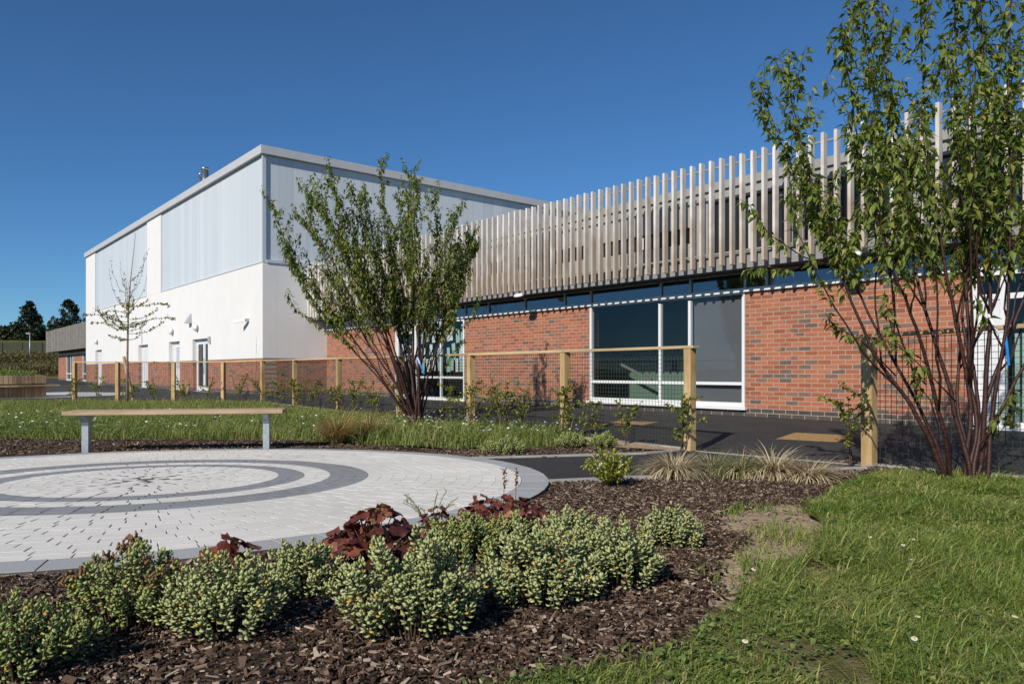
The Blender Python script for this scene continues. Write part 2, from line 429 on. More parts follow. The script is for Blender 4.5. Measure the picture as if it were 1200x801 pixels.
def link(name, me, mat, parent=None, loc=None):
    o = bpy.data.objects.new(name, me)
    COL.objects.link(o)
    if mat is not None and not me.materials:
        for mm in (mat if isinstance(mat, (list, tuple)) else [mat]): me.materials.append(mm)
    if parent: o.parent = parent
    if loc is not None: o.location = loc
    return o

def np_mesh(name, V, F, smooth=False, mi=None):
    V = np.asarray(V, np.float32).reshape(-1, 3); F = np.asarray(F, np.int32)
    k = F.shape[1]
    me = bpy.data.meshes.new(name)
    me.vertices.add(len(V)); me.vertices.foreach_set('co', V.ravel())
    me.loops.add(F.size); me.loops.foreach_set('vertex_index', F.ravel())
    me.polygons.add(len(F))
    me.polygons.foreach_set('loop_start', np.arange(0, F.size, k, dtype=np.int32))
    me.polygons.foreach_set('use_smooth', np.full(len(F), smooth))
    if mi is not None: me.polygons.foreach_set('material_index', np.asarray(mi, np.int32))
    me.update(calc_edges=True); me.validate()
    return me

class MB:
    def __init__(s): s.v = []; s.f = []; s.m = []; s.cur = 0
    def add(s, vs, fs):
        n = len(s.v); s.v += [tuple(p) for p in vs]
        for f in fs: s.f.append([n + i for i in f]); s.m.append(s.cur)
    def box(s, x0, x1, y0, y1, z0, z1):
        if x0 > x1: x0, x1 = x1, x0
        if y0 > y1: y0, y1 = y1, y0
        if z0 > z1: z0, z1 = z1, z0
        s.add([(x0, y0, z0), (x1, y0, z0), (x1, y1, z0), (x0, y1, z0), (x0, y0, z1), (x1, y0, z1), (x1, y1, z1), (x0, y1, z1)],
              [(0, 3, 2, 1), (4, 5, 6, 7), (0, 1, 5, 4), (1, 2, 6, 5), (2, 3, 7, 6), (3, 0, 4, 7)])
        return s
    def bar(s, a, b, wd, ht, up=(0, 0, 1)):
        a = Vector(a); b = Vector(b); d = (b - a).normalized(); u = Vector(up)
        r = d.cross(u)
        if r.length < 1e-4: r = d.cross(Vector((1, 0, 0)))
        r.normalize(); u = r.cross(d).normalized()
        vs = []
        for p in (a, b):
            for i, j in ((-1, -1), (1, -1), (1, 1), (-1, 1)): vs.append(p + r * (i * wd / 2) + u * (j * ht / 2))
        s.add(vs, [(3, 2, 1, 0), (4, 5, 6, 7), (0, 1, 5, 4), (1, 2, 6, 5), (2, 3, 7, 6), (3, 0, 4, 7)])
        return s
    def tube(s, pts, rad, n=6, cap=True):
        pts = [Vector(p) for p in pts]
        if isinstance(rad, (int, float)): rad = [rad] * len(pts)
        b0 = len(s.v); prev = None
        for i, p in enumerate(pts):
            d = (pts[min(i + 1, len(pts) - 1)] - pts[max(i - 1, 0)])
            d = d.normalized() if d.length > 1e-9 else Vector((0, 0, 1))
            if prev is None:
                r = d.cross(Vector((0.3, 0.9, 0.1)))
                if r.length < 1e-3: r = d.cross(Vector((1, 0, 0)))
            else: r = prev - d * prev.dot(d)
            r.normalize(); prev = r; q = d.cross(r)
            for k in range(n):
                a = 2 * math.pi * k / n
                s.v.append(tuple(p + (r * math.cos(a) + q * math.sin(a)) * rad[i]))
        for i in range(len(pts) - 1):
            for k in range(n):
                s.f.append([b0 + i * n + k, b0 + i * n + (k + 1) % n, b0 + (i + 1) * n + (k + 1) % n, b0 + (i + 1) * n + k]); s.m.append(s.cur)
        if cap:
            s.f.append([b0 + k for k in range(n)][::-1]); s.m.append(s.cur)
            e = b0 + (len(pts) - 1) * n
            s.f.append([e + k for k in range(n)]); s.m.append(s.cur)
        return s
    def mesh(s, name, smooth=False, bevel=0.0):
        me = bpy.data.meshes.new(name)
        me.from_pydata(s.v, [], s.f)
        if s.m and max(s.m) > 0: me.polygons.foreach_set('material_index', s.m)
        if bevel:
            bm = bmesh.new(); bm.from_mesh(me)
            bmesh.ops.bevel(bm, geom=[e for e in bm.edges], offset=bevel, segments=2, affect='EDGES', clamp_overlap=True)
            bm.to_mesh(me); bm.free()
        if smooth: me.polygons.foreach_set('use_smooth', [True] * len(me.polygons))
        me.update()
        return me
    def build(s, name, mat, parent=None, smooth=False, bevel=0.0, loc=None):
        return link(name, s.mesh(name, smooth, bevel), mat, parent, loc)

def children(o): return [c for c in bpy.data.objects if c.parent == o]
def copy_tree(o, parent=None):
    c = o.copy(); COL.objects.link(c)
    if parent: c.parent = parent
    for ch in children(o): copy_tree(ch, c)
    return c

def inpoly(P, poly):
    P = np.asarray(P); poly = np.asarray(poly)
    x, y = P[:, 0], P[:, 1]; ins = np.zeros(len(P), bool); j = len(poly) - 1
    for i in range(len(poly)):
        xi, yi = poly[i]; xj, yj = poly[j]
        c = ((yi > y) != (yj > y)) & (x < (xj - xi) * (y - yi) / (yj - yi + 1e-12) + xi)
        ins ^= c; j = i
    return ins

def wobble(poly, step, amp, seed):
    """a hand-cut edge: resample and push the outline in and out a little"""
    out = []
    n = len(poly)
    for i in range(n):
        a = np.array(poly[i]); b = np.array(poly[(i + 1) % n]); L = np.linalg.norm(b - a)
        k = max(1, int(L / step))
        for j in range(k):
            p = a + (b - a) * j / k
            o = mnoise.noise_vector(Vector((p[0] * 2.3, p[1] * 2.3, seed)))
            out.append(p + np.array([o.x, o.y]) * amp)
    return out

def sheet(name, poly, off, mat, grid, bump=0.0, sink=None):
    poly = [np.asarray(p, float) for p in poly]
    # split long edges so the sheet follows the ground
    pts = []
    for i in range(len(poly)):
        a, b = poly[i], poly[(i + 1) % len(poly)]
        k = max(1, int(np.linalg.norm(b - a) / grid))
        for j in range(k): pts.append(a + (b - a) * j / k)
    nb = len(pts)
    P = np.array(pts); lo, hi = P.min(0), P.max(0)
    gx, gy = np.meshgrid(np.arange(lo[0] + grid / 2, hi[0], grid), np.arange(lo[1] + grid / 2, hi[1], grid))
    Q = np.stack([gx.ravel(), gy.ravel()], 1)
    Q = Q + rng.uniform(-0.2, 0.2, Q.shape) * grid
    Q = Q[inpoly(Q, P)]
    allp = [Vector(p) for p in np.vstack([P, Q])]
    r = delaunay_2d_cdt(allp, [(i, (i + 1) % nb) for i in range(nb)], [], 1, 1e-5)
    V = np.array([(v.x, v.y) for v in r[0]])
    Z = G(V[:, 0], V[:, 1]) + off
    if bump:
        Z = Z + np.array([mnoise.noise(Vector((a * 3.1, b * 3.1, 3.3))) * bump + mnoise.noise(Vector((a * 11, b * 11, 7))) * bump * 0.5 for a, b in V])
    if sink is not None: Z = Z - 0.045 * inpoly(V, sink)
    me = bpy.data.meshes.new(name)
    me.from_pydata(np.column_stack([V, Z]).tolist(), [], [list(f) for f in r[2]])
    # face up
    bm = bmesh.new(); bm.from_mesh(me)
    for f in bm.faces:
        if f.normal.z < 0: f.normal_flip()
    bm.to_mesh(me); bm.free()
    me.polygons.foreach_set('use_smooth', [True] * len(me.polygons))
    o = link(name, me, mat)
    o['kind'] = 'structure'
    return o

# ------------------------------------------------------------------ ground
A_POSTS = [(2.0, 8.35), (0.72, 10.1), (-0.665, 12.0), (-2.12, 14.0), (-3.8, 16.3), (-5.41, 18.5), (-6.85, 20.4), (-8.4, 21.6), (-9.8, 21.5), (-11.42, 21.5), (-12.9, 21.9)]
C_POSTS = [(3.19, 6.63), (4.44, 4.83), (5.70, 3.03)]
CC = np.array([-2.73, 5.54]); CR = 3.0

def ground_sheet():
    xs = np.concatenate([[-2500, -1200, -600, -300], np.arange(-200, 201, 5), [300, 600, 1200, 2500]])
    ys = np.concatenate([[-2500, -1000, -300, -100, -50], np.arange(-20, 221, 5), [300, 450, 700, 1200, 2500]])
    X, Y = np.meshgrid(xs, ys); Z = G(X, Y) - 0.12
    V = np.stack([X.ravel(), Y.ravel(), Z.ravel()], 1)
    nx = len(xs); F = []
    for j in range(len(ys) - 1):
        for i in range(nx - 1):
            a = j * nx + i; F.append((a, a + 1, a + nx + 1, a + nx))
    o = link('ground', np_mesh('ground', V, F, True), M['field']); o['kind'] = 'structure'
ground_sheet()

yard = [(10, -4), (6.3, 2.2), (4.44, 4.83), (3.19, 6.63), (2.0, 8.35), (0.72, 10.1), (-0.665, 12.0), (-2.12, 14.0), (-3.8, 16.3), (-5.41, 18.5),
        (-6.85, 20.4), (-8.4, 21.6), (-12.9, 21.9), (-26, 23.5), (-64, 60), (-60, 79), (-44, 79), (-6, 40), (30, 20), (24, -4)]
sheet('tarmac_yard', yard, 0.008, M['tarmac'], 0.6)

path = [W(520, 540), W(650, 536.5), W(755, 533.5), np.array([1.98, 8.40]), np.array([3.2, 6.66]), W(1018, 550), W(820, 558), W(632, 566.5), W(560, 580)]
sheet('tarmac_path', path, 0.012, M['tarmac'], 0.4)

mulch = [(-16, 9.9), (-14, -1.0), (7, -1.0), (7, 1.6), (4.44, 4.78), (3.19, 6.55), (1.95, 8.3), (0.65, 10.0), (-2.2, 12.0), (-9, 12.0)]

lawn_left = [W(-260, 518), W(-60, 515), W(100, 516), W(230, 515.5), W(330, 516.5), W(420, 521), W(480, 525), W(530, 527), W(600, 526.5), W(650, 524), W(690, 519)]
lawn_left = [np.array(p) for p in lawn_left]
lawn_left += [np.array(p) for p in [(0.68, 10.0), (-0.70, 11.95), (-2.16, 13.95), (-3.84, 16.25), (-5.45, 18.45), (-6.87, 20.33), (-8.4, 21.5), (-12.9, 21.8), (-24, 23.3), (-26, 14)]]
sheet('lawn', wobble(lawn_left, 0.25, 0.06, 1.0), 0.014, M['lawn'], 0.35, 0.02)

lawn_right = [W(1030, 557), W(985, 572), W(945, 590), W(935, 606), W(975, 626), W(965, 655), W(905, 676), W(870, 696), W(850, 722), W(805, 752), W(765, 776), W(670, 797), W(560, 830), W(480, 900),
              (2.0, 0.2), (6.4, 1.0), (5.2, 3.0), (4.25, 4.6), (3.25, 6.25)]
lawn_right = wobble([np.asarray(p, float) for p in lawn_right], 0.12, 0.06, 2.0)
sheet('lawn', lawn_right, 0.016, M['lawn'], 0.15, 0.02)

soil = [W(862, 600), W(895, 590), W(940, 590), W(1000, 615), W(1000, 655), W(950, 685), W(905, 705), W(868, 722), W(838, 730), W(815, 716), W(828, 692), W(842, 668), W(868, 640), W(850, 618)]
soil = wobble(soil, 0.06, 0.13, 5.0)
sheet('mulch_bed', mulch, 0.0, M['mulch'], 0.12, 0.018, soil)
soil_out = [p + (p - np.mean(soil, 0)) * 0.05 for p in soil]
sheet('bare_soil', soil_out, -0.004, M['soil'], 0.06, 0.010)
strip_soil = wobble([W(690, 520.5), W(720, 525), W(770, 530), W(803, 530), W(800, 526), W(740, 520), W(700, 516)], 0.15, 0.05, 6.0)
sheet('bare_soil', strip_soil, 0.024, M['soil'], 0.2, 0.01)

conc = [W(-260, 470), W(0, 467.5), W(60, 466.5), W(150, 463), W(150, 460), W(80, 459.5), W(0, 462), W(-260, 460)]
sheet('concrete_strip', conc, 0.020, M['concrete'], 0.8)

def edging(name, pts, wd=0.05, top=0.03):
    mb = MB()
    for a, b in zip(pts[:-1], pts[1:]):
        a = np.asarray(a, float); b = np.asarray(b, float)
        za = float(G(*a)) + top - 0.06; zb = float(G(*b)) + top - 0.06
        d = b - a; k = max(1, int(np.linalg.norm(d) / 0.9))
        for j in range(k):
            p = a + d * (j + 0.004) / k; q = a + d * (j + 0.996) / k
            mb.bar((p[0], p[1], za + (zb - za) * j / k), (q[0], q[1], za + (zb - za) * (j + 1) / k), wd, 0.12)
    o = mb.build(name, M['edging']); o['kind'] = 'structure'
edging('path_kerb', [W(536, 539.3), W(650, 536), W(755, 533), (1.93, 8.36)])
edging('path_kerb', [(3.24, 6.62), W(1012, 550.5), W(820, 558.5), W(636, 566.8)])
fl = A_POSTS[:8]
edging('yard_kerb', [(p[0] + 0.07, p[1] + 0.05) for p in fl], 0.05, 0.03)
edging('yard_kerb', [(2.06, 8.28), (3.16, 6.72)], 0.05, 0.016)
edging('yard_kerb', [(3.27, 6.68), (4.52, 4.88), (5.8, 3.05)], 0.05, 0.03)

# paving circle: every sett is a block laid on its ring
def paving():
    cz = lambda x, y: 0.225 - 0.0276 * y
    V = []; F = []; mi = []
    def block(r0, r1, ang, wid, mat, hz, flare=0.0):
        # rectangular block, its joint opens outwards
        ca, sa = math.cos(ang), math.sin(ang)
        b = len(V);         tx, ty = -sa, ca
        ch = 0.001
        for zz, ins in ((-0.05, 0), (hz - ch, 0), (hz, ch)):
            for (rr, tt) in ((r0 + ins, -wid / 2 + ins), (r1 - ins, -(wid + flare) / 2 + ins), (r1 - ins, (wid + flare) / 2 - ins), (r0 + ins, wid / 2 - ins)):
                x = CC[0] + ca * rr + tx * tt; y = CC[1] + sa * rr + ty * tt
                V.append((x, y, cz(x, y) + zz))
        for l in (0, 4):
            for k in range(4):
                k2 = (k + 1) % 4
                F.append((b + l + k, b + l + k2, b + l + 4 + k2, b + l + 4 + k)); mi.append(mat)
        F.append((b + 8, b + 9, b + 10, b + 11)); mi.append(mat)
    r = 0.06
    row = 0
    lim = CR - 0.20
    while r < lim - 0.02:
        r1 = min(r + 0.098, lim)
        rm = (r + r1) / 2
        mat = 1 if (0.93 < rm < 1.13 or 1.32 < rm < 1.62) else 0
        n = max(5, int(2 * math.pi * r / 0.15))
        wid = 2 * math.pi * r / n - 0.001
        a0 = random.random() * 6.28
        for k in range(n):
            block(r + 0.0006, r1 - 0.0006, a0 + 2 * math.pi * k / n, wid * random.uniform(0.985, 1.0), mat, 0.024 + random.uniform(-0.0006, 0.0006))
        r = r1; row += 1
    n = 84
    for k in range(n):
        block(lim + 0.004, CR, 2 * math.pi * k / n, 2 * math.pi * lim / n - 0.004, 2, 0.025 + random.uniform(-0.001, 0.001), 2 * math.pi * 0.2 / n)
    me = np_mesh('paving_circle', V, F, False, mi)
    o = link('paving_circle', me, [M['sett_white'], M['sett_grey'], M['sett_edge']]); o['kind'] = 'structure'
    mb = MB()
    ring = [(CC[0] + math.cos(a) * (CR + 0.004), CC[1] + math.sin(a) * (CR + 0.004)) for a in np.linspace(0, 2 * math.pi, 97)[:-1]]
    mb.add([(x, y, cz(x, y) + 0.0224) for x, y in ring] + [(x, y, cz(x, y) - 0.06) for x, y in ring],
           [tuple(range(96))] + [(i, i + 96, (i + 1) % 96 + 96, (i + 1) % 96) for i in range(96)])
    o = mb.build('paving_bed', M['joint']); o['kind'] = 'structure'
paving()

# ------------------------------------------------------------------ classroom block
blk = empty('classroom_block', (F0[0], F0[1], BZ), BROT)
tag(blk, 'single storey red brick block with a screen of upright timber fins above its windows', 'building')
# local axes: x to the right along the facade, y into the building, z up
UEND, URIGHT = -16.27, 7.0
SOF = 2.53
def brick_wall(u0, u1):
    MB().box(u0, u1, 0.0, 0.28, -0.3, 2.165).build('brick_wall', M['brick'], blk)
for u0, u1 in ((UEND + 0.003, -11.74), (-8.27, -3.76), (0.03, 3.56)): brick_wall(u0, u1)

# white cill on the brick and transom over the big windows
MB().box(UEND + 0.003, URIGHT, -0.055, 0.10, 2.172, 2.24).build('cill', M['white_metal'], blk, bevel=0.004)
# clerestory glazing
cl = MB()
us = [-16.2, -14.6, -13.2, -11.72, -10.1, -8.28, -7.3, -5.9, -4.55, -3.745, -1.86, -1.16, 0.0, 0.42, 1.9, 3.4, 3.57, 5.2, 7.0]
for u in us: cl.box(u - 0.022, u + 0.022, 0.02, 0.10, 2.243, SOF - 0.003)
cl.box(-16.25, 7.0, 0.03, 0.09, 2.243, 2.258).box(-16.25, 7.0, 0.03, 0.09, SOF - .02, SOF - 0.004)
clf = cl.build('clerestory', M['trim'], blk)
for a, b in zip(us[:-1], us[1:]):
    MB().box(a + 0.024, b - 0.024, 0.05, 0.062, 2.260, SOF - 0.022).build('pane', M['glass_dark'], clf)

def frame_unit(name, u0, u1, z0, z1, mull, trans, parent, wd=0.05, v0=-0.01, v1=0.07, sill=True):
    mb = MB()
    mb.box(u0, u0 + wd, v0, v1, z0, z1); mb.box(u1 - wd, u1, v0, v1, z0, z1)
    mb.box(u0 + wd, u1 - wd, v0, v1, z1 - (wd if name != 'window' else .016), z1)
    mb.box(u0 + wd, u1 - wd, v0, v1, z0, z0 + wd * 1.3)
    for m_ in mull: mb.box(m_ - wd / 2, m_ + wd / 2, v0 + .003, v1 - .003, z0 + wd * 1.3, z1 - wd)
    cuts = [u0 + wd] + [x for m_ in mull for x in (m_ - wd / 2, m_ + wd / 2)] + [u1 - wd]
    for t_ in trans:
        for a, b in zip(cuts[0::2], cuts[1::2]): mb.box(a, b, v0 + .006, v1 - .006, t_ - wd / 2, t_ + wd / 2)
    f = mb.build(name, M['white_metal'], parent)
    return f, cuts
# big classroom window
f, cuts = frame_unit('window', -3.745, 0.015, 0.17, 2.165, [-1.863, -1.16], [0.575], blk, 0.055)
MB().box(-3.80, 0.06, -0.07, 0.02, 0.115, 0.168).build('sill', M['white_metal'], f, bevel=0.004)
MB().box(-3.755, 0.027, 0.002, 0.27, -0.3, 0.113).build('brick_wall', M['brick'], blk)
for a, b in zip(cuts[0::2], cuts[1::2]):
    for za, zb in ((0.245, 0.545), (0.605, 2.147)):
        MB().box(a, b, 0.02, 0.028, za, zb).build('pane', M['glass'], f)
MB().box(-1.13, -0.045, 0.10, 0.11, 0.19, 2.5).build('blind', M['blind'], f)
# rooms behind the glass
MB().box(-9.0, 1.2, 3.0, 3.1, -0.05, 3.0).build('interior_wall', M['interior_dark'], blk)
MB().box(-6.5, 0.5, 2.0, 2.08, 0.0, 2.50).build('interior_wall', M['interior_green'], blk)
MB().box(-16.2, 7.0, 0.30, 6.0, -0.06, 0.0).build('interior_floor', M['interior_floor'], blk)
MB().box(-16.2, 7.0, 0.30, 6.0, 2.9, 3.0).build('interior_ceiling', M['interior_dark'], blk)
for bb in ((-6.6, -6.5, 0.30, 3.0, 0, 2.9), (1.0, 1.1, .30, 3.0, 0, 2.9), (-15.9, -15.8, .3, 5, 0, 2.9), (-15.8, -9.0, 4.2, 4.3, -0.05, 2.9), (1.1, 7.0, 4.2, 4.3, -.05, 2.9)):
    MB().box(*bb).build('interior_wall', M['interior_dark'], blk)
# a handrail and notice board seen dimly inside
mb = MB().bar((-5.2, 1.5, 1.35), (-3.3, 1.5, 0.6), 0.04, 0.05)
mb.build('handrail', M['fascia'], blk)
# door and paper-hung window
f, cuts = frame_unit('door_screen', -11.73, -8.28, 0.02, 2.165, [-10.62, -9.38], [], blk, 0.055)
dl = MB()
dl.box(-11.67, -11.57, 0.0, 0.06, 0.06, 2.1).box(-10.75, -10.65, 0.0, 0.06, 0.06, 2.1).box(-11.57, -10.75, 0.0, 0.06, 1.88, 2.1).box(-11.57, -10.75, 0.0, 0.06, 0.09, 0.22)
d_ = dl.build('door', M['door_white'], f)
MB().box(-11.57, -10.75, 0.026, 0.034, 0.22, 1.88).build('pane', M['glass'], d_)
MB().tube([(-10.70, -0.05, 0.95), (-10.70, -0.05, 1.35)], 0.014, 8).build('handle', M['steel'], d_, True)
tr = MB()
for a, b in ((-10.59, -9.41), (-9.35, -8.335)): tr.box(a, b, 0.0, 0.06, 0.60, 0.655)
tr.build('transom', M['white_metal'], f)
for a, b in ((-10.59, -9.41), (-9.35, -8.335)):
    for za, zb in ((0.09, 0.60), (0.655, 2.108)): MB().box(a, b, 0.022, 0.030, za, zb).build('pane', M['glass'], f)
MB().box(-11.76, -8.25, -0.07, 0.02, -0.02, 0.018).build('sill', M['white_metal'], f)
def paper(u, z, wd, ht, rot, mat):
    mb = MB(); c, s_ = math.cos(rot), math.sin(rot); vs = []
    for vv in (0.075, 0.078):
        for a, b in ((-1, -1), (1, -1), (1, 1), (-1, 1)):
            a2 = a * wd / 2 * (1 + 0.12 * b * math.sin(u * 9)); b2 = b * ht / 2
            vs.append((u + a2 * c - b2 * s_, vv, z + a2 * s_ + b2 * c))
    mb.add(vs, [(0, 1, 2, 3), (7, 6, 5, 4), (0, 4, 5, 1), (1, 5, 6, 2), (2, 6, 7, 3), (3, 7, 4, 0)])
    mb.build('paper_cutout', mat, blk)
pr = random.Random(3)
for (lo, hi) in ((-10.5, -9.45), (-9.27, -8.38)):
    for zc, n_ in ((1.78, 4), (1.28, 3), (0.95, 4)):
        for k in range(n_):
            u = lo + (hi - lo) * (k + 0.5) / n_ + pr.uniform(-0.04, 0.04)
            paper(u, zc + pr.uniform(-0.05, 0.05), pr.uniform(0.12, 0.2), pr.uniform(0.36, 0.46) if zc != 0.95 else 0.36, pr.uniform(-0.15, 0.15), M['mint_paper'] if pr.random() < 0.5 else M['paper'])
for u, z, a in ((-11.4, 1.5, .3), (-11.1, 1.45, -.3), (-11.25, 1.2, .2), (-10.95, 1.2, -.2), (-11.4, 1.05, 0), (-11.05, .98, .1), (-10.88, 1.6, .15)):
    paper(u, z, 0.16, 0.2, a, M['paper'])
# right-hand door screen
f, cuts = frame_unit('door_screen', 3.575, 6.6, 0.02, 2.165, [3.95, 5.3], [1.80], blk, 0.075)
MB().box(3.65, 3.91, 0.012, 0.05, 0.12, 1.76).build('door_panel', M['door_white'], f)
for a, b in zip(cuts[0::2], cuts[1::2]):
    MB().box(a, b, 0.026, 0.034, 1.84, 2.09).build('pane', M['glass'], f)
    if a > 3.9: MB().box(a, b, 0.026, 0.034, 0.12, 1.76).build('pane', M['glass'], f)
bl = MB()
for k in range(14): bl.box(4.05 + k * 0.085, 4.115 + k * 0.085, 0.12, 0.13, 0.08, 1.3)
bl.build('vertical_blind', M['mint_paper'], f)
MB().box(3.55, 6.6, -0.09, 0.02, -0.02, 0.018).build('sill', M['white_metal'], f)

# roof, soffit, fascia, parapet
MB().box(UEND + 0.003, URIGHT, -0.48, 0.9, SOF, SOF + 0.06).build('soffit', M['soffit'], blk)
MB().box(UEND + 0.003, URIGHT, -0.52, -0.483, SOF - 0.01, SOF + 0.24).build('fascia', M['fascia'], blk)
wz = MB()
wins = [(-9.5, -6.6, 3.20, 3.50), (-6.2, -3.9, 3.20, 3.50), (-3.5, -1.15, 3.18, 3.48), (-0.75, 0.9, 2.88, 3.86), (1.1, 2.7, 2.88, 3.86), (2.9, 4.6, 2.88, 3.86), (4.8, 6.6, 2.88, 3.86)]
# parapet wall with openings
def pierced(mb, u0, u1, v0, v1, z0, z1, ops):
    ops = sorted(ops); u = u0
    for (a, b, c, d) in ops:
        if a > u: mb.box(u, a, v0, v1, z0, z1)
        if c > z0: mb.box(a, b, v0, v1, z0, c)
        if d < z1: mb.box(a, b, v0, v1, d, z1)
        u = b
    if u < u1: mb.box(u, u1, v0, v1, z0, z1)
    return mb
pierced(MB(), UEND + 0.003, URIGHT, 0.0, 0.15, SOF + 0.063, 4.05, wins).build('parapet_wall', M['grey_clad'], blk)
MB().box(UEND + 0.003, URIGHT, -0.05, 0.25, 4.053, 4.20).build('parapet_coping', M['grey_clad'], blk, bevel=0.006)
MB().box(UEND + 0.003, URIGHT, 0.16, 9.0, SOF + 0.063, 4.0).build('roof', M['grey_clad'], blk)
for (a, b, c, d) in wins:
    o = MB().box(a + .03, b - .03, 0.06, 0.10, c + .03, d - .03).build('upper_window', M['dark_panel'], blk)
    n_ = max(1, int((b - a) / 0.8))
    for i in range(1, n_): x = a + (b - a) * i / n_; MB().box(x - .02, x + .02, 0.045, 0.058, c + .03, d - .03).build('glazing_bar', M['trim'], o)

# fin screen
scr = MB()
for z in (2.80, 4.28): scr.box(UEND + 0.01, URIGHT, -0.605, -0.575, z - 0.015, z + 0.015)
for u in np.arange(-15.5, URIGHT, 1.6): scr.box(u - .02, u + .02, -0.60, 0.0, 2.785 - .03, 2.785)
screen = scr.build('fin_screen', M['fascia'], blk)
fin_me = MB().box(-0.024, 0.024, -0.055, 0.055, 0.0, 1.81).mesh('fin', bevel=0.004)
fin_me.materials.append(M['fin'])
FB = 2.575
fu = np.arange(URIGHT - 0.2 - 2.0, UEND + 0.05, -0.2)   # from the right-hand end to the hall
rr = random.Random(5)
for i, u in enumerate(fu[:100]):
    o = bpy.data.objects.new('fin', fin_me); COL.objects.link(o); o.parent = screen
    o.location = (u + rr.uniform(-.004, .004), -0.665, FB + rr.uniform(-.006, .006)); o.rotation_euler = (0, 0, rr.uniform(-0.03, 0.03))
mb = MB()
for u in fu[100:]: mb.box(u - .03, u + .03, -0.72, -0.61, FB, FB + 1.81)
o = mb.build('fin', M['fin'], screen); o['kind'] = 'stuff'

# floodlights under the soffit
def floodlight(u):
    mb = MB(); n_ = 10
    mb.box(u - .015, u + .015, -0.60, -0.50, SOF - 0.035, SOF - 0.012)
    b = len(mb.v)
    a = MB()
    f_ = mb.build('floodlight', M['lamp_body'], blk)
    vs = []; 
    for z, s_ in ((-0.005, 0.8), (-0.045, 1.0), (-0.075, 0.9)):
        for k in range(12):
            t_ = 2 * math.pi * k / 12
            vs.append((u + math.cos(t_) * 0.15 * s_, -0.64 + math.sin(t_) * 0.07 * s_, SOF + 0.012 + z + math.sin(t_) * 0.02))
    fs = [tuple(range(12))[::-1], tuple(range(24, 36))]
    for l in (0, 12):
        for k in range(12): fs.append((l + k, l + (k + 1) % 12, l + 12 + (k + 1) % 12, l + 12 + k))
    a.add(vs, fs); a.build('lamp_head', M['white_tag'], f_, True)
for u in (-12.6, -5.35, 2.2): floodlight(u)

# ------------------------------------------------------------------ sports hall
hall = empty('sports_hall', (F0[0] + D1[0] * 16.27 - D2[0] * 2.233, F0[1] + D1[1] * 16.27 - D2[1] * 2.233, BZ), BROT)
tag(hall, 'tall white rendered sports hall with pale translucent upper panels and a low brick plinth', 'building')
# local: corner at 0,0; x runs 0 .. -28.6 ; y runs 0 .. 20
HL, HD, HT = -28.6, 20.0, 8.1
doors = [(-25.8, -24.1, 0.0, 2.04, 'A'), (-15.8, -14.05, 0.0, 2.06, 'B'), (-10.6, -9.05, 0.0, 2.06, 'C'), (-7.3, -5.42, 0.0, 2.06, 'D')]
pierced(MB(), HL, 0, 0.0, 0.45, -0.3, 1.22, [(a, b, -0.3, 1.22) for a, b, c, d, e in doors]).build('brick_plinth', M['brick'], hall)
MB().box(-0.3, -0.0, 0.453, HD, -0.3, 1.22).build('brick_plinth', M['brick_end'], hall)
pierced(MB(), HL, 0.012, -0.012, 0.45, 1.223, 4.32, [(a, b, 1.223, d) for a, b, c, d, e in doors]).build('rendered_wall', M['render'], hall)
MB().box(-0.3, 0.012, 0.453, HD, 1.223, 4.32).build('rendered_wall', M['render'], hall)
MB().box(HL, -0.10, 0.10, HD, 4.323, 7.80).build('inner_wall', M['render'], hall)
for a, b in ((HL, -25.87), (-14.23, -11.87)): MB().box(a, b, -0.012, 0.097, 4.323, 7.83).build('rendered_pier', M['render'], hall)
MB().box(-25.85, -14.25, 0.035, 0.075, 4.345, 7.82).build('cladding_panel', M['poly'], hall)
MB().box(-11.85, -0.06, 0.035, 0.075, 4.345, 7.82).build('cladding_panel', M['poly'], hall)
MB().box(-0.085, -0.045, 0.11, HD, 4.345, 7.82).build('cladding_panel', M['poly'], hall)
tm = MB()
tm.box(-0.055, 0.02, -0.02, 0.10, 4.323, 7.828)
tm.box(-11.855, -11.80, 0.0, 0.09, 4.323, 7.828).box(-14.30, -14.245, 0.0, 0.09, 4.323, 7.828).box(-25.86, -25.80, 0.0, 0.09, 4.323, 7.828)
tm.box(-11.80, -0.058, -0.03, 0.09, 4.323, 4.35).box(-25.80, -14.30, -0.03, 0.09, 4.323, 4.35)
tm.box(-0.08, 0.05, 0.103, HD, 4.323, 4.42)
tm.build('panel_trim', M['trim'], hall)
cp = MB()
cp.box(HL - 0.08, 0.10, -0.10, 0.30, 7.832, HT).box(-0.30, 0.10, 0.303, HD, 7.832, HT).box(HL - .08, -0.303, 0.303, HD, 7.832, 7.95)
cp.build('roof_coping', M['coping'], hall, bevel=0.0)
for k, (x, y, r_, h_) in enumerate(((-9.0, 1.0, 0.145, 1.25), (-9.6, 1.0, 0.07, 1.15))):
    o = MB().tube([(x, y, 7.9), (x, y, HT + h_)], r_, 16).build('flue', M['flue'], hall, True)
    MB().tube([(x, y, HT + h_ + .003), (x, y, HT + h_ + 0.10)], r_ * 1.12, 16).build('flue_cap', M['flue'], o, True)
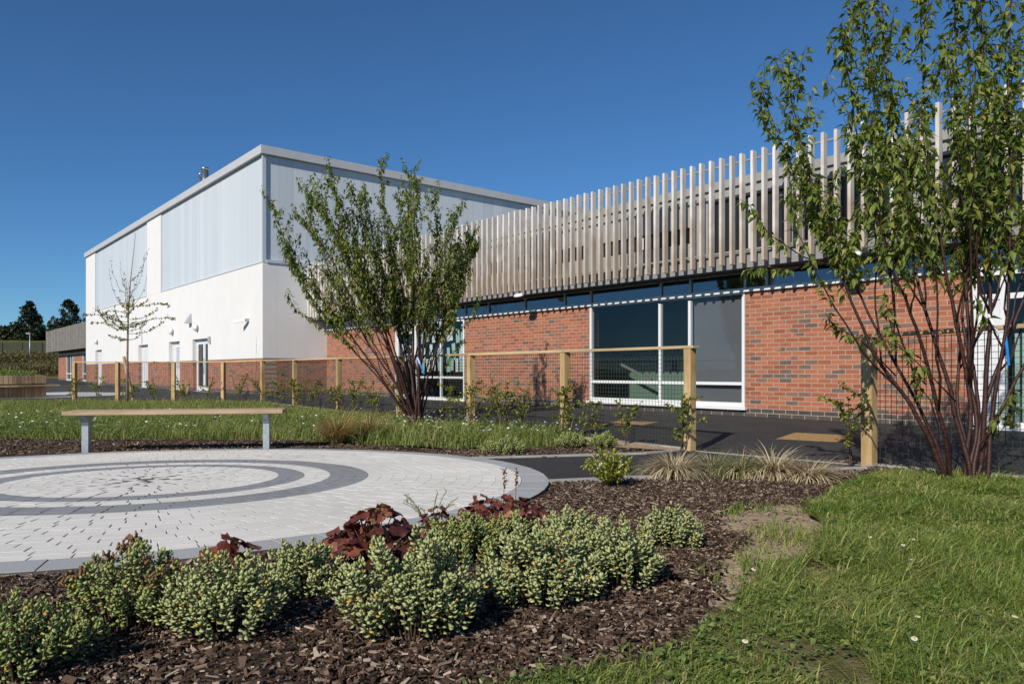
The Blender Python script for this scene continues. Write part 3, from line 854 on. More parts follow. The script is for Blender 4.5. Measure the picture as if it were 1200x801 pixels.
for a, b, c, d, e in doors:
    fr = MB().box(a, a + .07, 0.30, 0.38, 0, d).box(b - .07, b, 0.30, 0.38, 0, d).box(a + .07, b - .07, 0.30, 0.38, d - .07, d)
    fr.box(a, b, 0.39, 0.43, -0.1, d)
    dr = fr.build('door', M['door_white'], hall); dr.location.y = -0.16
    MB().box(a, b, 0.165, 0.298, -0.1, 0.012).build('threshold', M['coping'], dr)
    if e == 'D':
        mid = (a + b) / 2
        for p, q in ((a + .075, mid - .006), (mid + .006, b - .075)):
            lf = MB().box(p, p + .12, .305, .36, .03, d - .08).box(q - .12, q, .305, .36, .03, d - .08).box(p + .12, q - .12, .305, .36, .03, .20).box(p + .12, q - .12, .305, .36, d - .2, d - .08)
            MB().box(p + .12, q - .12, .33, .338, .20, d - .2).build('pane', M['dark_panel'], dr)
            lf.build('door_leaf', M['white_metal'], dr)
        MB().tube([(mid + .06, .27, .7), (mid + .06, .27, 1.3)], .014, 8).build('handle', M['steel'], dr, True)
    else:
        MB().box(a + .075, b - .075, .31, .35, .02, d - .075).build('door_leaf', M['door_white'], dr)
        if e in 'C':
            lv = MB()
            for k in range(14): lv.box(a + .55, b - .35, .29, .307, .95 + k * .065, .98 + k * .065)
            lv.build('louvre', M['louvre'], dr)
        MB().tube([(b - .2, .27, 0.9), (b - .2, .27, 1.1)], .012, 8).build('handle', M['steel'], dr, True)
# fittings on the hall wall
def hpos(px, py):
    r_ = (px - CXP) / FPX
    cx_, cy_ = hall.location.x, hall.location.y
    s_ = (cx_ - r_ * cy_) / (-D1[0] + r_ * D1[1])
    Z = cy_ + D1[1] * s_
    return -s_, CAMZ + (CYP - py) / FPX * Z - BZ
u, z = hpos(224, 373)
mb = MB(); mb.add([(u - .17, -.015, z - .2), (u + .17, -.015, z - .2), (u + .17, -.24, z - .2), (u - .17, -.24, z - .2), (u - .08, -.015, z + .2), (u + .08, -.015, z + .2)],
                  [(3, 2, 1, 0), (0, 1, 5, 4), (2, 3, 4, 5), (1, 2, 5), (3, 0, 4)])
mb.build('wall_lamp', M['lamp_body'], hall)
for px, py in ((232, 384), (203, 388.5), (114.5, 400.5)):
    u, z = hpos(px, py)
    o = MB().tube([(u, -.014, z), (u, -.06, z)], .11, 12).build('wall_lamp', M['lamp_body'], hall)
    MB().tube([(u, -.063, z), (u, -.17, z)], [.15, .09], 12).build('lamp_shade', M['white_tag'], o, True)
u, z = hpos(292, 375)
o = MB().box(u - .05, u + .05, -.10, -.015, z - .05, z + .05).build('security_camera', M['lamp_body'], hall)
MB().bar((u, -.12, z), (u - .35, -.38, z - .04), .10, .10).build('camera_housing', M['white_tag'], o)
u, z = hpos(247, 398)
o = MB().box(u - .06, u + .06, -.10, -.015, z - .12, z + .12).build('wall_box', M['lamp_body'], hall)  # plain grey box on the wall, right of the glazed door
u, z = hpos(167, 378)
MB().tube([(u, -.03, 2.1), (u, -.03, z + .1)], .018, 6).build('conduit', M['lamp_body'], hall)

# ------------------------------------------------------------------ far wing beyond the hall
fw = empty('classroom_wing', (F0[0] + D1[0] * 44.95, F0[1] + D1[1] * 44.95, BZ), BROT)
tag(fw, 'low far wing with grey boarded upper storey and brick piers, beyond the white hall', 'building')
mb = MB(); k = -26.8
while k < 0: mb.box(k, k + 0.142, -0.72, -0.66, 2.50, 4.40); k += 0.15
mb.build('boarding', M['far_clad'], fw)
MB().box(-26.8, 0, -0.655, 6, 2.9, 4.36).box(-26.8, 0, -0.655, 0.3, 2.52, 2.897).build('roof', M['soffit'], fw)
MB().box(-25.0, -21.0, 0, .3, -.3, 2.2).box(-17.5, -13.9, 0, .3, -.3, 2.2).box(-8.0, 0, 0, .3, -.3, 2.2).build('brick_wall', M['brick'], fw)
MB().box(-25.0, 0, 0.02, .1, 2.203, 2.52).build('clerestory', M['dark_panel'], fw)
MB().box(-25.0, 0, -.06, .018, 2.203, 2.27).build('cill', M['white_metal'], fw)
for a, b in ((-20.98, -17.52), (-13.88, -8.02)):
    f, cuts = frame_unit('window', a, b, 0.02, 2.19, [a + (b - a) * .5, a + (b - a) * .8], [0.6], fw, 0.09)
    MB().box(a + .09, b - .09, 0.075, 0.083, 0.1, 2.1).build('pane', M['dark_panel'], f)
MB().box(-25.0, 0, 0.31, 6, -.3, 2.5).build('interior_wall', M['interior_dark'], fw)

# ------------------------------------------------------------------ fences
def make_post(x, y, rz, h, parent, px, py):
    mb = MB().box(-.05, .05, -.05, .05, -.25, h)
    o = mb.build('post', M['post'], parent, bevel=0.004)
    o.location = (x - px, y - py, float(G(x, y))); o.rotation_euler = (0, 0, rz)
    return o
def timber_fence(posts, label, first_h=1.155, skip_ext=False, grp='timber post fences'):
    bx, by = posts[0]
    root = empty('timber_fence', (bx, by, 0))
    tag(root, label, 'fence', grp)
    for i, (x, y) in enumerate(posts):
        a = posts[max(i - 1, 0)]; b = posts[min(i + 1, len(posts) - 1)]
        rz = math.atan2(b[1] - a[1], b[0] - a[0])
        make_post(x, y, rz, 1.155, root, bx, by)
    for i, (a, b) in enumerate(zip(posts[:-1], posts[1:])):
        A = Vector((a[0] - bx, a[1] - by, float(G(*a)))); B = Vector((b[0] - bx, b[1] - by, float(G(*b))))
        d = (B - A).normalized()
        L = (B - A).length
        e0 = 0.09 if i == 0 else -0.002
        p = A - d * e0 + Vector((0, 0, 1.173)); q = B - d * 0.002 + Vector((0, 0, 1.173))
        r_ = MB().box(0, (q - p).length, -.055, .055, -.0165, .0165).build('rail', M['rail'], root, bevel=0.003)
        r_.location = p; r_.rotation_euler = (0, -math.asin((q - p).normalized().z), math.atan2(d.y, d.x))
        # welded mesh on the yard side of the posts
        n_ = Vector((-d.y, d.x, 0)); n_ = n_ if n_.dot(Vector((D2[0], D2[1], 0))) > 0 else -n_
        mw = MB(); t = 0.02; wr = 0.0042
        while t < L:
            c = A + d * t + n_ * 0.053
            mw.bar(c + Vector((0, 0, .03)), c + Vector((0, 0, 1.15)), wr, wr); t += 0.05
        z = 0.04
        while z < 1.16:
            mw.bar(A + n_ * 0.0562 + Vector((0, 0, z)), B + n_ * 0.0562 + Vector((0, 0, z)), wr, wr); z += 0.05
        mw.build('wire_mesh', M['wire'], root)
    return root
timber_fence(A_POSTS, 'long timber post and wire mesh fence between the lawn and the yard')
timber_fence(C_POSTS, 'short timber post and wire fence behind the taller cherry tree')

# ------------------------------------------------------------------ bench
L1 = W(101.5, 531); L2 = W(312.5, 527)
bd = np.array([L2[0] - L1[0], L2[1] - L1[1]]); bl_ = np.linalg.norm(bd); bdn = bd / bl_
bench = empty('bench', (L1[0], L1[1], float(G(*L1)) + 0.022), math.atan2(bd[1], bd[0]))
tag(bench, 'backless bench with timber seat on two galvanised legs at the edge of the paved circle', 'bench')
SZ = 0.45
sl = MB()
for k in range(3): sl.box(-0.18, bl_ + 0.20, -0.20 + k * 0.135, -0.20 + k * 0.135 + 0.128, SZ - 0.045, SZ)
sl.build('seat', M['bench_wood'], bench, bevel=0.005)
for x in (0.0, bl_):
    lg = MB().box(x - .035, x + .035, -.05, .05, -.05, SZ - .125)
    lo_ = lg.build('leg', M['steel'], bench, bevel=0.003)
    br = MB(); br.add([(x - .032, -.17, SZ - .05), (x + .032, -.17, SZ - .05), (x + .032, .17, SZ - .05), (x - .032, .17, SZ - .05),
                       (x - .032, -.05, SZ - .123), (x + .032, -.05, SZ - .123), (x + .032, .05, SZ - .123), (x - .032, .05, SZ - .123)],
                      [(0, 1, 2, 3), (7, 6, 5, 4), (0, 4, 5, 1), (1, 5, 6, 2), (2, 6, 7, 3), (3, 7, 4, 0)])
    br.build('bracket', M['steel'], lo_)

# ------------------------------------------------------------------ inset covers in the tarmac
def drape(root):
    c, s_ = math.cos(root.rotation_euler.z), math.sin(root.rotation_euler.z)
    for ch in children(root):
        for v in ch.data.vertices:
            x = root.location.x + c * v.co.x - s_ * v.co.y; y = root.location.y + s_ * v.co.x + c * v.co.y
            v.co.z += float(G(x, y)) - (root.location.z - 0.008)
def cover(px, py, wd, dp, label):
    p = W(px, py)
    root = empty('inspection_cover', (p[0], p[1], float(G(*p)) + 0.008), BROT + 0.15)
    tag(root, label, 'cover', 'inspection covers in the yard')
    fr = MB(); t = 0.03
    fr.box(-wd, wd, -dp, -dp + t, -.03, .003).box(-wd, wd, dp - t, dp, -.03, .003).box(-wd, -wd + t, -dp + t, dp - t, -.03, .003).box(wd - t, wd, -dp + t, dp - t, -.03, .003)
    fr.build('frame', M['rust'], root)
    MB().box(-wd + t + .004, wd - t - .004, -dp + t + .004, -.006, -.03, .002).box(-wd + t + .004, wd - t - .004, .006, dp - t - .004, -.03, .002).build('lid', M['rust'], root)
    drape(root)
cover(955, 512.5, 0.36, 0.30, 'square inspection cover with a sandy lid in the tarmac beyond the path')
cover(738, 496, 0.34, 0.28, 'sandy inspection cover in the tarmac in front of the large window')

# ------------------------------------------------------------------ leaves
def unit(a): return a / (np.linalg.norm(a, axis=-1, keepdims=True) + 1e-9)
def leaf_arrays(P, D, Nn, L, Wd, fold=0.25, droop=0.2):
    """pointed leaves folded along the midrib; P base, D direction, Nn rough upward normal"""
    D = unit(D); Sx = unit(np.cross(D, Nn)); U = np.cross(Sx, D)
    L = L[:, None]; Wd = Wd[:, None]
    b = P
    m = P + D * L * 0.45
    t = P + D * L - U * L * droop
    l = P + D * L * 0.42 + Sx * Wd / 2 + U * Wd * fold
    r = P + D * L * 0.42 - Sx * Wd / 2 + U * Wd * fold
    V = np.stack([b, l, m, r, t], 1).reshape(-1, 3)
    k = np.arange(len(P))[:, None] * 5
    F = np.concatenate([k + np.array([0, 2, 1]), k + np.array([2, 4, 1]), k + np.array([0, 3, 2]), k + np.array([2, 3, 4])], 1).reshape(-1, 3)
    return V, F
def fat_arrays(P, D, Nn, L, Wd, thick=0.45):
    D = unit(D); Sx = unit(np.cross(D, Nn)); U = np.cross(Sx, D)
    L = L[:, None]; Wd = Wd[:, None]
    c = P + D * L * 0.68
    V = np.stack([P, c + Sx * Wd / 2, c + U * Wd * thick * .35, c - Sx * Wd / 2, c - U * Wd * thick, P + D * L + U * L * 0.12], 1).reshape(-1, 3)
    k = np.arange(len(P))[:, None] * 6
    F = np.concatenate([k + np.array(f) for f in ((0, 2, 1), (0, 3, 2), (0, 4, 3), (0, 1, 4), (5, 1, 2), (5, 2, 3), (5, 3, 4), (5, 4, 1))], 1).reshape(-1, 3)
    return V, F
def blade_arrays(P, H, Wd, lean, ang, curve):
    """grass blades: two quads would be heavy, so 5 points: base pair, middle pair, tip"""
    d = np.stack([np.cos(ang), np.sin(ang), np.zeros_like(ang)], 1)
    s = np.stack([-np.sin(ang + 0.6), np.cos(ang + 0.6), np.zeros_like(ang)], 1)
    up = np.array([0, 0, 1.0])
    H_ = H[:, None]; W_ = Wd[:, None]; le = lean[:, None]; cu = curve[:, None]
    m = P + up * H_ * 0.55 + d * H_ * le * 0.45
    t = P + up * H_ * (1 - cu * 0.45) + d * H_ * (le + cu)
    V = np.stack([P - s * W_ / 2, P + s * W_ / 2, m + s * W_ * 0.42, m - s * W_ * 0.42, t], 1).reshape(-1, 3)
    k = np.arange(len(P))[:, None] * 5
    F = np.concatenate([k + np.array([0, 1, 2]), k + np.array([0, 2, 3]), k + np.array([3, 2, 4])], 1).reshape(-1, 3)
    return V, F

# ------------------------------------------------------------------ trees
def bez(p0, p1, p2, n):
    t = np.linspace(0, 1, n)[:, None]
    return (1 - t) ** 2 * p0 + 2 * t * (1 - t) * p1 + t * t * p2

def stem_tree(name, base, stems, label, cat, leafL, n_side, side_len, leaf_step, z_leaf, seed, group=None, leafmat='cherry', barkmat='bark', r0=0.03, sprigs=(), stem_k=0.85):
    rg = np.random.default_rng(seed)
    root = empty(name, (base[0], base[1], base[2]))
    tag(root, label, cat, group)
    b0 = np.array(base, float)
    tr = MB(); tw = MB()
    LP, LD = [], []
    def leaves_on(pts, t0=0.0, dens=1.0):
        seg = np.linalg.norm(np.diff(pts, axis=0), axis=1); cum = np.concatenate([[0], np.cumsum(seg)])
        tot = cum[-1]; n = int(tot * (1 - t0) / leaf_step * dens)
        for k in range(n):
            s = tot * t0 + (tot * (1 - t0)) * (k + rg.random()) / max(n, 1)
            i = min(np.searchsorted(cum, s, 'right') - 1, len(seg) - 1)
            f_ = (s - cum[i]) / (seg[i] + 1e-9)
            p = pts[i] * (1 - f_) + pts[i + 1] * f_
            tan = unit(pts[i + 1] - pts[i])
            a = rg.uniform(0, 6.283)
            out = np.array([math.cos(a), math.sin(a), 0.0])
            d = out * 0.75 + tan * 0.2 + np.array([0, 0, rg.uniform(-1.5, 0.1)])
            LP.append(p + unit(d) * 0.012); LD.append(d)
    def wig(pts, amp):
        n = len(pts); o = np.cumsum(rg.normal(0, amp, (n, 3)), 0); o -= o[0]; o = o - np.linspace(0, 1, n)[:, None] * o[-1] * 0.6
        return pts + o
    for (pts, rad) in stems:
        pts = [np.array(p, float) - b0 for p in pts]
        # smooth polyline
        P = np.array(pts); tt = np.linspace(0, len(P) - 1, 22)
        # Catmull-Rom
        out = []
        for t in tt:
            i = min(int(t), len(P) - 2); f_ = t - i
            p0 = P[max(i - 1, 0)]; p1 = P[i]; p2 = P[i + 1]; p3 = P[min(i + 2, len(P) - 1)]
            out.append(0.5 * ((2 * p1) + (-p0 + p2) * f_ + (2 * p0 - 5 * p1 + 4 * p2 - p3) * f_ ** 2 + (-p0 + 3 * p1 - 3 * p2 + p3) * f_ ** 3))
        Q = wig(np.array(out), 0.007)
        rr_ = np.linspace(1, 0.0, 22) ** 1.15 * rad * stem_k + 0.0025
        tr.tube(Q, list(rr_), 7)
        cum = np.concatenate([[0], np.cumsum(np.linalg.norm(np.diff(Q, axis=0), axis=1))]); tot = cum[-1]
        for k in range(2):
            i = int(rg.integers(5, 11)); tan = unit(Q[i + 1] - Q[i]); a = rg.uniform(0, 6.283); out = np.array([math.cos(a), math.sin(a), 0])
            ln = tot * (1 - i / 21) * rg.uniform(.55, .85)
            d0 = unit(tan + out * .45); d1 = unit(tan * .5 + np.array([0, 0, 1.0]) + out * .12)
            B = wig(bez(Q[i], Q[i] + d0 * ln * .5, Q[i] + d0 * ln * .45 + d1 * ln * .55, 14), 0.012)
            tw.tube(B, list(np.linspace(rr_[i] * .62, .002, 14)), 6); leaves_on(B, .5, .9)
        # where the leaves begin
        ti = next((i for i in range(22) if Q[i][2] > z_leaf), 21) / 21
        leaves_on(Q, max(ti, 0.45), 1.1)
        for k in range(n_side):
            t = ti + (0.97 - ti) * (k + rg.random()) / n_side
            i = min(int(t * 21), 20); p = Q[i] + (Q[i + 1] - Q[i]) * (t * 21 - i)
            tan = unit(Q[i + 1] - Q[i]); a = rg.uniform(0, 6.283)
            out = np.array([math.cos(a), math.sin(a), 0])
            ln = side_len * rg.uniform(0.45, 1.15) * (1.1 - 0.62 * t)
            d0 = unit(tan * 0.8 + out * 0.75 + np.array([0, 0, 0.2])); d1 = unit(d0 * 0.5 + np.array([0, 0, 1.0]) + out * 0.15)
            B = wig(bez(p, p + d0 * ln * 0.5, p + d0 * ln * 0.45 + d1 * ln * 0.55, 8), 0.008)
            tw.tube(B, list(np.linspace(max(0.0035, rr_[i] * 0.45), 0.0015, 8)), 5)
            leaves_on(B, 0.18)
    for (pts,) in sprigs:
        B = wig(np.array([np.array(p, float) - b0 for p in pts]), 0.01)
        tw.tube(B, list(np.linspace(0.006, 0.002, len(B))), 5); leaves_on(B, 0.45, 1.3)
    tr.build('trunk', M[barkmat], root, True)
    tw.build('branches', M[barkmat], root, True)
    LP = np.array(LP); LD = np.array(LD); n = len(LP)
    Nn = np.tile([0, 0, 1.0], (n, 1)) + rg.normal(0, 0.35, (n, 3))
    L = leafL * rg.uniform(0.6, 1.2, n)
    V, F = leaf_arrays(LP, LD, Nn, L, L * rg.uniform(0.38, 0.48, n), 0.20, 0.30)
    link('crown', np_mesh('crown', V, F, False), M[leafmat], root)
    return root, n

# left cherry at about 12.4 m
ZL = 12.4
bl = W(487, 499); base = (bl[0], bl[1], float(G(*bl)))
ZL = bl[1]
def stemsL(specs, Zc, base, seed, spread, jit=.06):
    rg = random.Random(seed); out = []
    for (mids, rad) in specs:
        dz = rg.uniform(-spread, spread)
        pts = [(base[0] + rg.uniform(-jit, jit) + (mids[0][0] - 1130) * .0022 * (jit > .07), base[1] + rg.uniform(-jit, jit), base[2] - 0.05)]
        n = len(mids)
        for i, (px, py) in enumerate(mids):
            pts.append(tuple(at(px, py, Zc + dz * (i + 1) / n)))
        out.append((pts, rad))
    return out
specs = [([(450, 450), (400, 390), (355, 330), (336, 285)], 0.018),
         ([(460, 440), (420, 370), (380, 290), (345, 250)], 0.018),
         ([(465, 430), (430, 360), (395, 280), (371, 222)], 0.02),
         ([(470, 440), (445, 360), (420, 300), (400, 240)], 0.018),
         ([(500, 430), (525, 360), (545, 310), (556, 290)], 0.016),
         ([(455, 455), (405, 385), (345, 310), (318, 232)], 0.026),
         ([(460, 445), (425, 390), (385, 315), (356, 215)], 0.026),
         ([(463, 430), (440, 360), (410, 290), (387, 195)], 0.030),
         ([(465, 440), (432, 350), (392, 270), (372, 238)], 0.022),
         ([(472, 420), (455, 340), (430, 270), (412, 218)], 0.026),
         ([(480, 410), (470, 330), (452, 260), (446, 184)], 0.032),
         ([(478, 430), (462, 350), (440, 290), (428, 225)], 0.022),
         ([(484, 400), (482, 320), (480, 260), (481, 198)], 0.034),
         ([(490, 410), (492, 340), (488, 270), (492, 208)], 0.030),
         ([(494, 420), (505, 350), (512, 290), (510, 228)], 0.026),
         ([(492, 430), (510, 360), (525, 300), (535, 240)], 0.026),
         ([(500, 440), (522, 380), (540, 320), (551, 272)], 0.022),
         ([(505, 450), (515, 400), (528, 340), (540, 290)], 0.018),
         ([(488, 440), (470, 380), (460, 320), (465, 262)], 0.020),
         ([(486, 430), (495, 370), (478, 300), (470, 232)], 0.020)]
sp = [([tuple(at(x, y, ZL - 0.3)) for x, y in ((470, 470), (430, 415), (380, 385), (345, 360), (335, 340))],),
      ([tuple(at(x, y, ZL + 0.3)) for x, y in ((500, 430), (530, 390), (552, 375), (562, 345))],),
      ([tuple(at(x, y, ZL + 0.3)) for x, y in ((500, 455), (515, 440), (530, 415), (545, 395))],)]
_, n1 = stem_tree('cherry_tree', base, stemsL(specs, ZL, base, 3, 0.8), 'multi-stemmed leafy cherry tree standing in the lawn between the bench and the fence', 'tree',
                  0.082, 30, 0.66, 0.0145, 1.32, 11, 'multi-stemmed cherry trees', sprigs=sp)

# right cherry at about 5.9 m
br = W(1132, 566); base = (br[0], br[1], float(G(*br)))
ZR = br[1]
specs = [([(1075, 485), (1030, 420), (985, 310), (950, 205), (912, 62)], 0.024),
         ([(1085, 490), (1035, 400), (990, 320), (945, 240), (893, 95)], 0.019),
         ([(1108, 500), (1080, 400), (1045, 320), (1010, 200), (985, 30)], 0.024),
         ([(1115, 480), (1085, 380), (1060, 260), (1040, 120), (1030, -60)], 0.024),
         ([(1140, 470), (1120, 370), (1095, 250), (1080, 100), (1075, -90)], 0.025),
         ([(1145, 490), (1135, 400), (1128, 280), (1120, 120), (1115, -110)], 0.027),
         ([(1150, 460), (1160, 360), (1158, 250), (1150, 90), (1150, -100)], 0.027),
         ([(1160, 480), (1175, 400), (1182, 290), (1180, 120), (1185, -90)], 0.024),
         ([(1150, 490), (1190, 380), (1225, 280), (1245, 120), (1240, -70)], 0.024),
         ([(1170, 480), (1215, 400), (1270, 300), (1300, 150), (1310, -40)], 0.020),
         ([(1120, 480), (1120, 370), (1070, 250), (1030, 140), (1005, -10)], 0.018),
         ([(1150, 470), (1130, 380), (1140, 300), (1165, 200), (1210, 0)], 0.020)]
sp = [([tuple(at(x, y, ZR + 0.2)) for x, y in ((1050, 440), (1010, 400), (975, 380), (968, 365))],),
      ([tuple(at(x, y, ZR + 0.1)) for x, y in ((985, 315), (940, 300), (900, 275), (880, 240), (866, 232))],),
      ([tuple(at(x, y, ZR + 0.1)) for x, y in ((975, 300), (930, 315), (895, 312), (872, 318))],),
      ([tuple(at(x, y, ZR - 0.1)) for x, y in ((1080, 420), (1050, 400), (1040, 370), (1035, 340))],),
      ([tuple(at(x, y, ZR - 0.2)) for x, y in ((1120, 470), (1090, 440), (1060, 410), (1030, 395))],),
      ([tuple(at(x, y, ZR - 0.2)) for x, y in ((1140, 400), (1160, 380), (1150, 360), (1145, 345))],),
      ([tuple(at(x, y, ZR - 0.1)) for x, y in ((1150, 520), (1160, 500), (1170, 480), (1188, 455))],),
      ([tuple(at(x, y, ZR - 0.1)) for x, y in ((1100, 500), (1090, 470), (1075, 450), (1085, 430))],)]
_, n2 = stem_tree('cherry_tree', base, stemsL(specs, ZR, base, 5, 0.45, .075), 'taller cherry tree with glossy dark red stems, standing before the short fence', 'tree',
                  0.080, 29, 0.60, 0.0126, 1.30, 12, 'multi-stemmed cherry trees', sprigs=sp, stem_k=0.72)
print('leaves', n1, n2)

# sparse sapling with its leaning stake, out on the lawn by the fence
bs = np.array([-10.75, 20.75]); base = (bs[0], bs[1], float(G(*bs)))
rg = np.random.default_rng(4)
sap = empty('sapling', base)
tag(sap, 'thin sparse sapling with upturned twigs and few leaves in front of the white hall', 'tree')
tr = MB()
top = at(158, 272, bs[1]) - Vector(base)
axis = [Vector((0, 0, -0.1)), Vector((0, 0, 1.2)), Vector((0.02, 0, 2.4)), Vector((top.x * .4, 0, 3.4)), Vector((top.x, 0.05, top.z))]
tr.tube(axis, [0.035, 0.03, 0.022, 0.014, 0.004], 7)
tr.build('trunk', M['sap_bark'], sap, True)
tw = MB(); LP = []; LD = []
for k in range(40):
    low = k < 28
    z = rg.uniform(1.75, 2.75) if low else rg.uniform(2.6, 3.4)
    a = k * 2.4 + rg.normal(0, .5); ln = rg.uniform(0.35, 1.35) if low else rg.uniform(.4, 1.0)
    rise = rg.uniform(.0, .55) if low else rg.uniform(.8, 1.5)
    o = np.array([math.cos(a), math.sin(a) * 0.9, 0]) * (1.0 if low else .6); p0 = np.array([0.03 + (z - 2) * 0.03, 0, z])
    B = bez(p0, p0 + o * ln * 0.65 + np.array([0, 0, rg.uniform(-.1, .25) * ln]), p0 + o * ln * rg.uniform(.8, 1.1) + np.array([0, 0, ln * rise]), 9) + np.cumsum(rg.normal(0, .014, (9, 3)), 0)
    tw.tube(B, list(np.linspace(0.008, 0.003, 9)), 4)
    for j in range(int(ln * 42)):
        t = rg.uniform(0.12, 1); i = min(int(t * 8), 7); p = B[i] + (B[i + 1] - B[i]) * (t * 8 - i)
        if not low and rg.random() < 0.72: continue
        LP.append(p); LD.append(rg.normal(0, 1, 3) + np.array([0, 0, 0.2]))
tw.build('branches', M['sap_bark'], sap, True)
LP = np.array(LP); LD = np.array(LD)
V, F = leaf_arrays(LP, LD, np.tile([0, 0, 1.0], (len(LP), 1)) + rg.normal(0, .5, (len(LP), 3)), rg.uniform(.05, .09, len(LP)), rg.uniform(.03, .05, len(LP)))
link('crown', np_mesh('crown', V, F), M['hedge'], sap)
stb = W(157.5, 471.5)
tpt = at(145, 417.5, stb[1] - 0.1)
st = MB().tube([(stb[0], stb[1], float(G(*stb)) - .1), tuple(tpt)], [0.05, 0.042], 10).build('tree_stake', M['stake'])
tag(st, 'round timber stake leaning to the left beside the thin sapling', 'stake')

# ribbons on the trees
def ribbon(name, pts, wd, mat, label, cat, nrm):
    mb = MB(); n = Vector(nrm)
    for a, b in zip(pts[:-1], pts[1:]): mb.bar(a, b, wd, 0.006, n)
    tag(mb.build(name, mat), label, cat)
ribbon('blue_strap', [at(489, 418, ZL - .1), at(492, 426, ZL - .14), at(497, 438, ZL - .12)], 0.025, M['blue_plastic'], 'blue plastic strap hanging on the stems of the lawn cherry tree', 'strap', (0, -1, 0))
ribbon('blue_strap', [at(1178, 392, ZR - .1), at(1180, 408, ZR - .13), at(1182, 428, ZR - .12)], 0.018, M['blue_plastic'], 'blue plastic strap hanging on the tall cherry tree by the short fence', 'strap', (0, -1, 0))
ribbon('white_tie', [at(1158, 368, ZR - .1), at(1164, 380, ZR - .13), at(1171, 392, ZR - .11)], 0.015, M['white_tag'], 'white plastic tie looped round a stem of the tall cherry tree', 'tie', (0, -1, 0))

# ------------------------------------------------------------------ young hedge plants along the fence
def hedge_whip(x, y, h, n_st, seed, label, lean=0.15):
    rg = np.random.default_rng(seed)
    root = empty('hedge_plant', (x, y, float(G(x, y))), 0)
    tag(root, label, 'plant', 'young hedge plants along the fence')
    tw = MB(); LP = []; LD = []
    for k in range(n_st):
        a = rg.uniform(0, 6.28); hh = h * rg.uniform(0.65, 1.0)
        d = np.array([math.cos(a), math.sin(a) * .5, 0]) * lean * 1.7 * hh
        B = bez(np.array([rg.uniform(-.03, .03), rg.uniform(-.03, .03), -.03]), d * 0.2 + np.array([0, 0, hh * .55]), d + np.array([0, 0, hh]), 10)
        B = B + np.cumsum(rg.normal(0, .006, B.shape), 0)
        tw.tube(B, list(np.linspace(.006, .002, 10)), 5)
        subs = [B]
        for j in range(int(rg.integers(3, 6))):
            i = int(rg.integers(3, 9)); aa = rg.uniform(0, 6.28); ln = rg.uniform(.10, .26)
            o = np.array([math.cos(aa), math.sin(aa) * .7, rg.uniform(-.1, .5)])
            C_ = bez(B[i], B[i] + o * ln * .5, B[i] + o * ln + np.array([0, 0, .02]), 6)
            tw.tube(C_, list(np.linspace(.003, .0015, 6)), 4); subs.append(C_)
        for q, S_ in enumerate(subs):
            L_ = np.linalg.norm(np.diff(S_, axis=0), axis=1).sum()
            for j in range(int(L_ / .0095 * (0.45 if q == 0 else 1.0))):
                t = rg.uniform(.35 if q == 0 else .1, 1) * (len(S_) - 1); i = min(int(t), len(S_) - 2)
                LP.append(S_[i] + (S_[i + 1] - S_[i]) * (t - i)); LD.append(rg.normal(0, 1, 3) + np.array([0, 0, .1]))
    tw.build('stems', M['twig'], root, True)
    LP = np.array(LP); LD = np.array(LD); n = len(LP)
    V, F = leaf_arrays(LP, LD, np.tile([0, 0, 1.], (n, 1)) + rg.normal(0, .5, (n, 3)), rg.uniform(.032, .058, n), rg.uniform(.022, .038, n), .15, .1)
    link('leaves', np_mesh('leaves', V, F), M['hedge'], root)
def fpt(i, f, off=-0.18):
    a = np.array(A_POSTS[i]); b = np.array(A_POSTS[i + 1]); p = a + (b - a) * f
    d = (b - a) / np.linalg.norm(b - a); n = np.array([d[1], -d[0]])
    if np.dot(n, D2) > 0: n = -n
    return p + n * (-off)
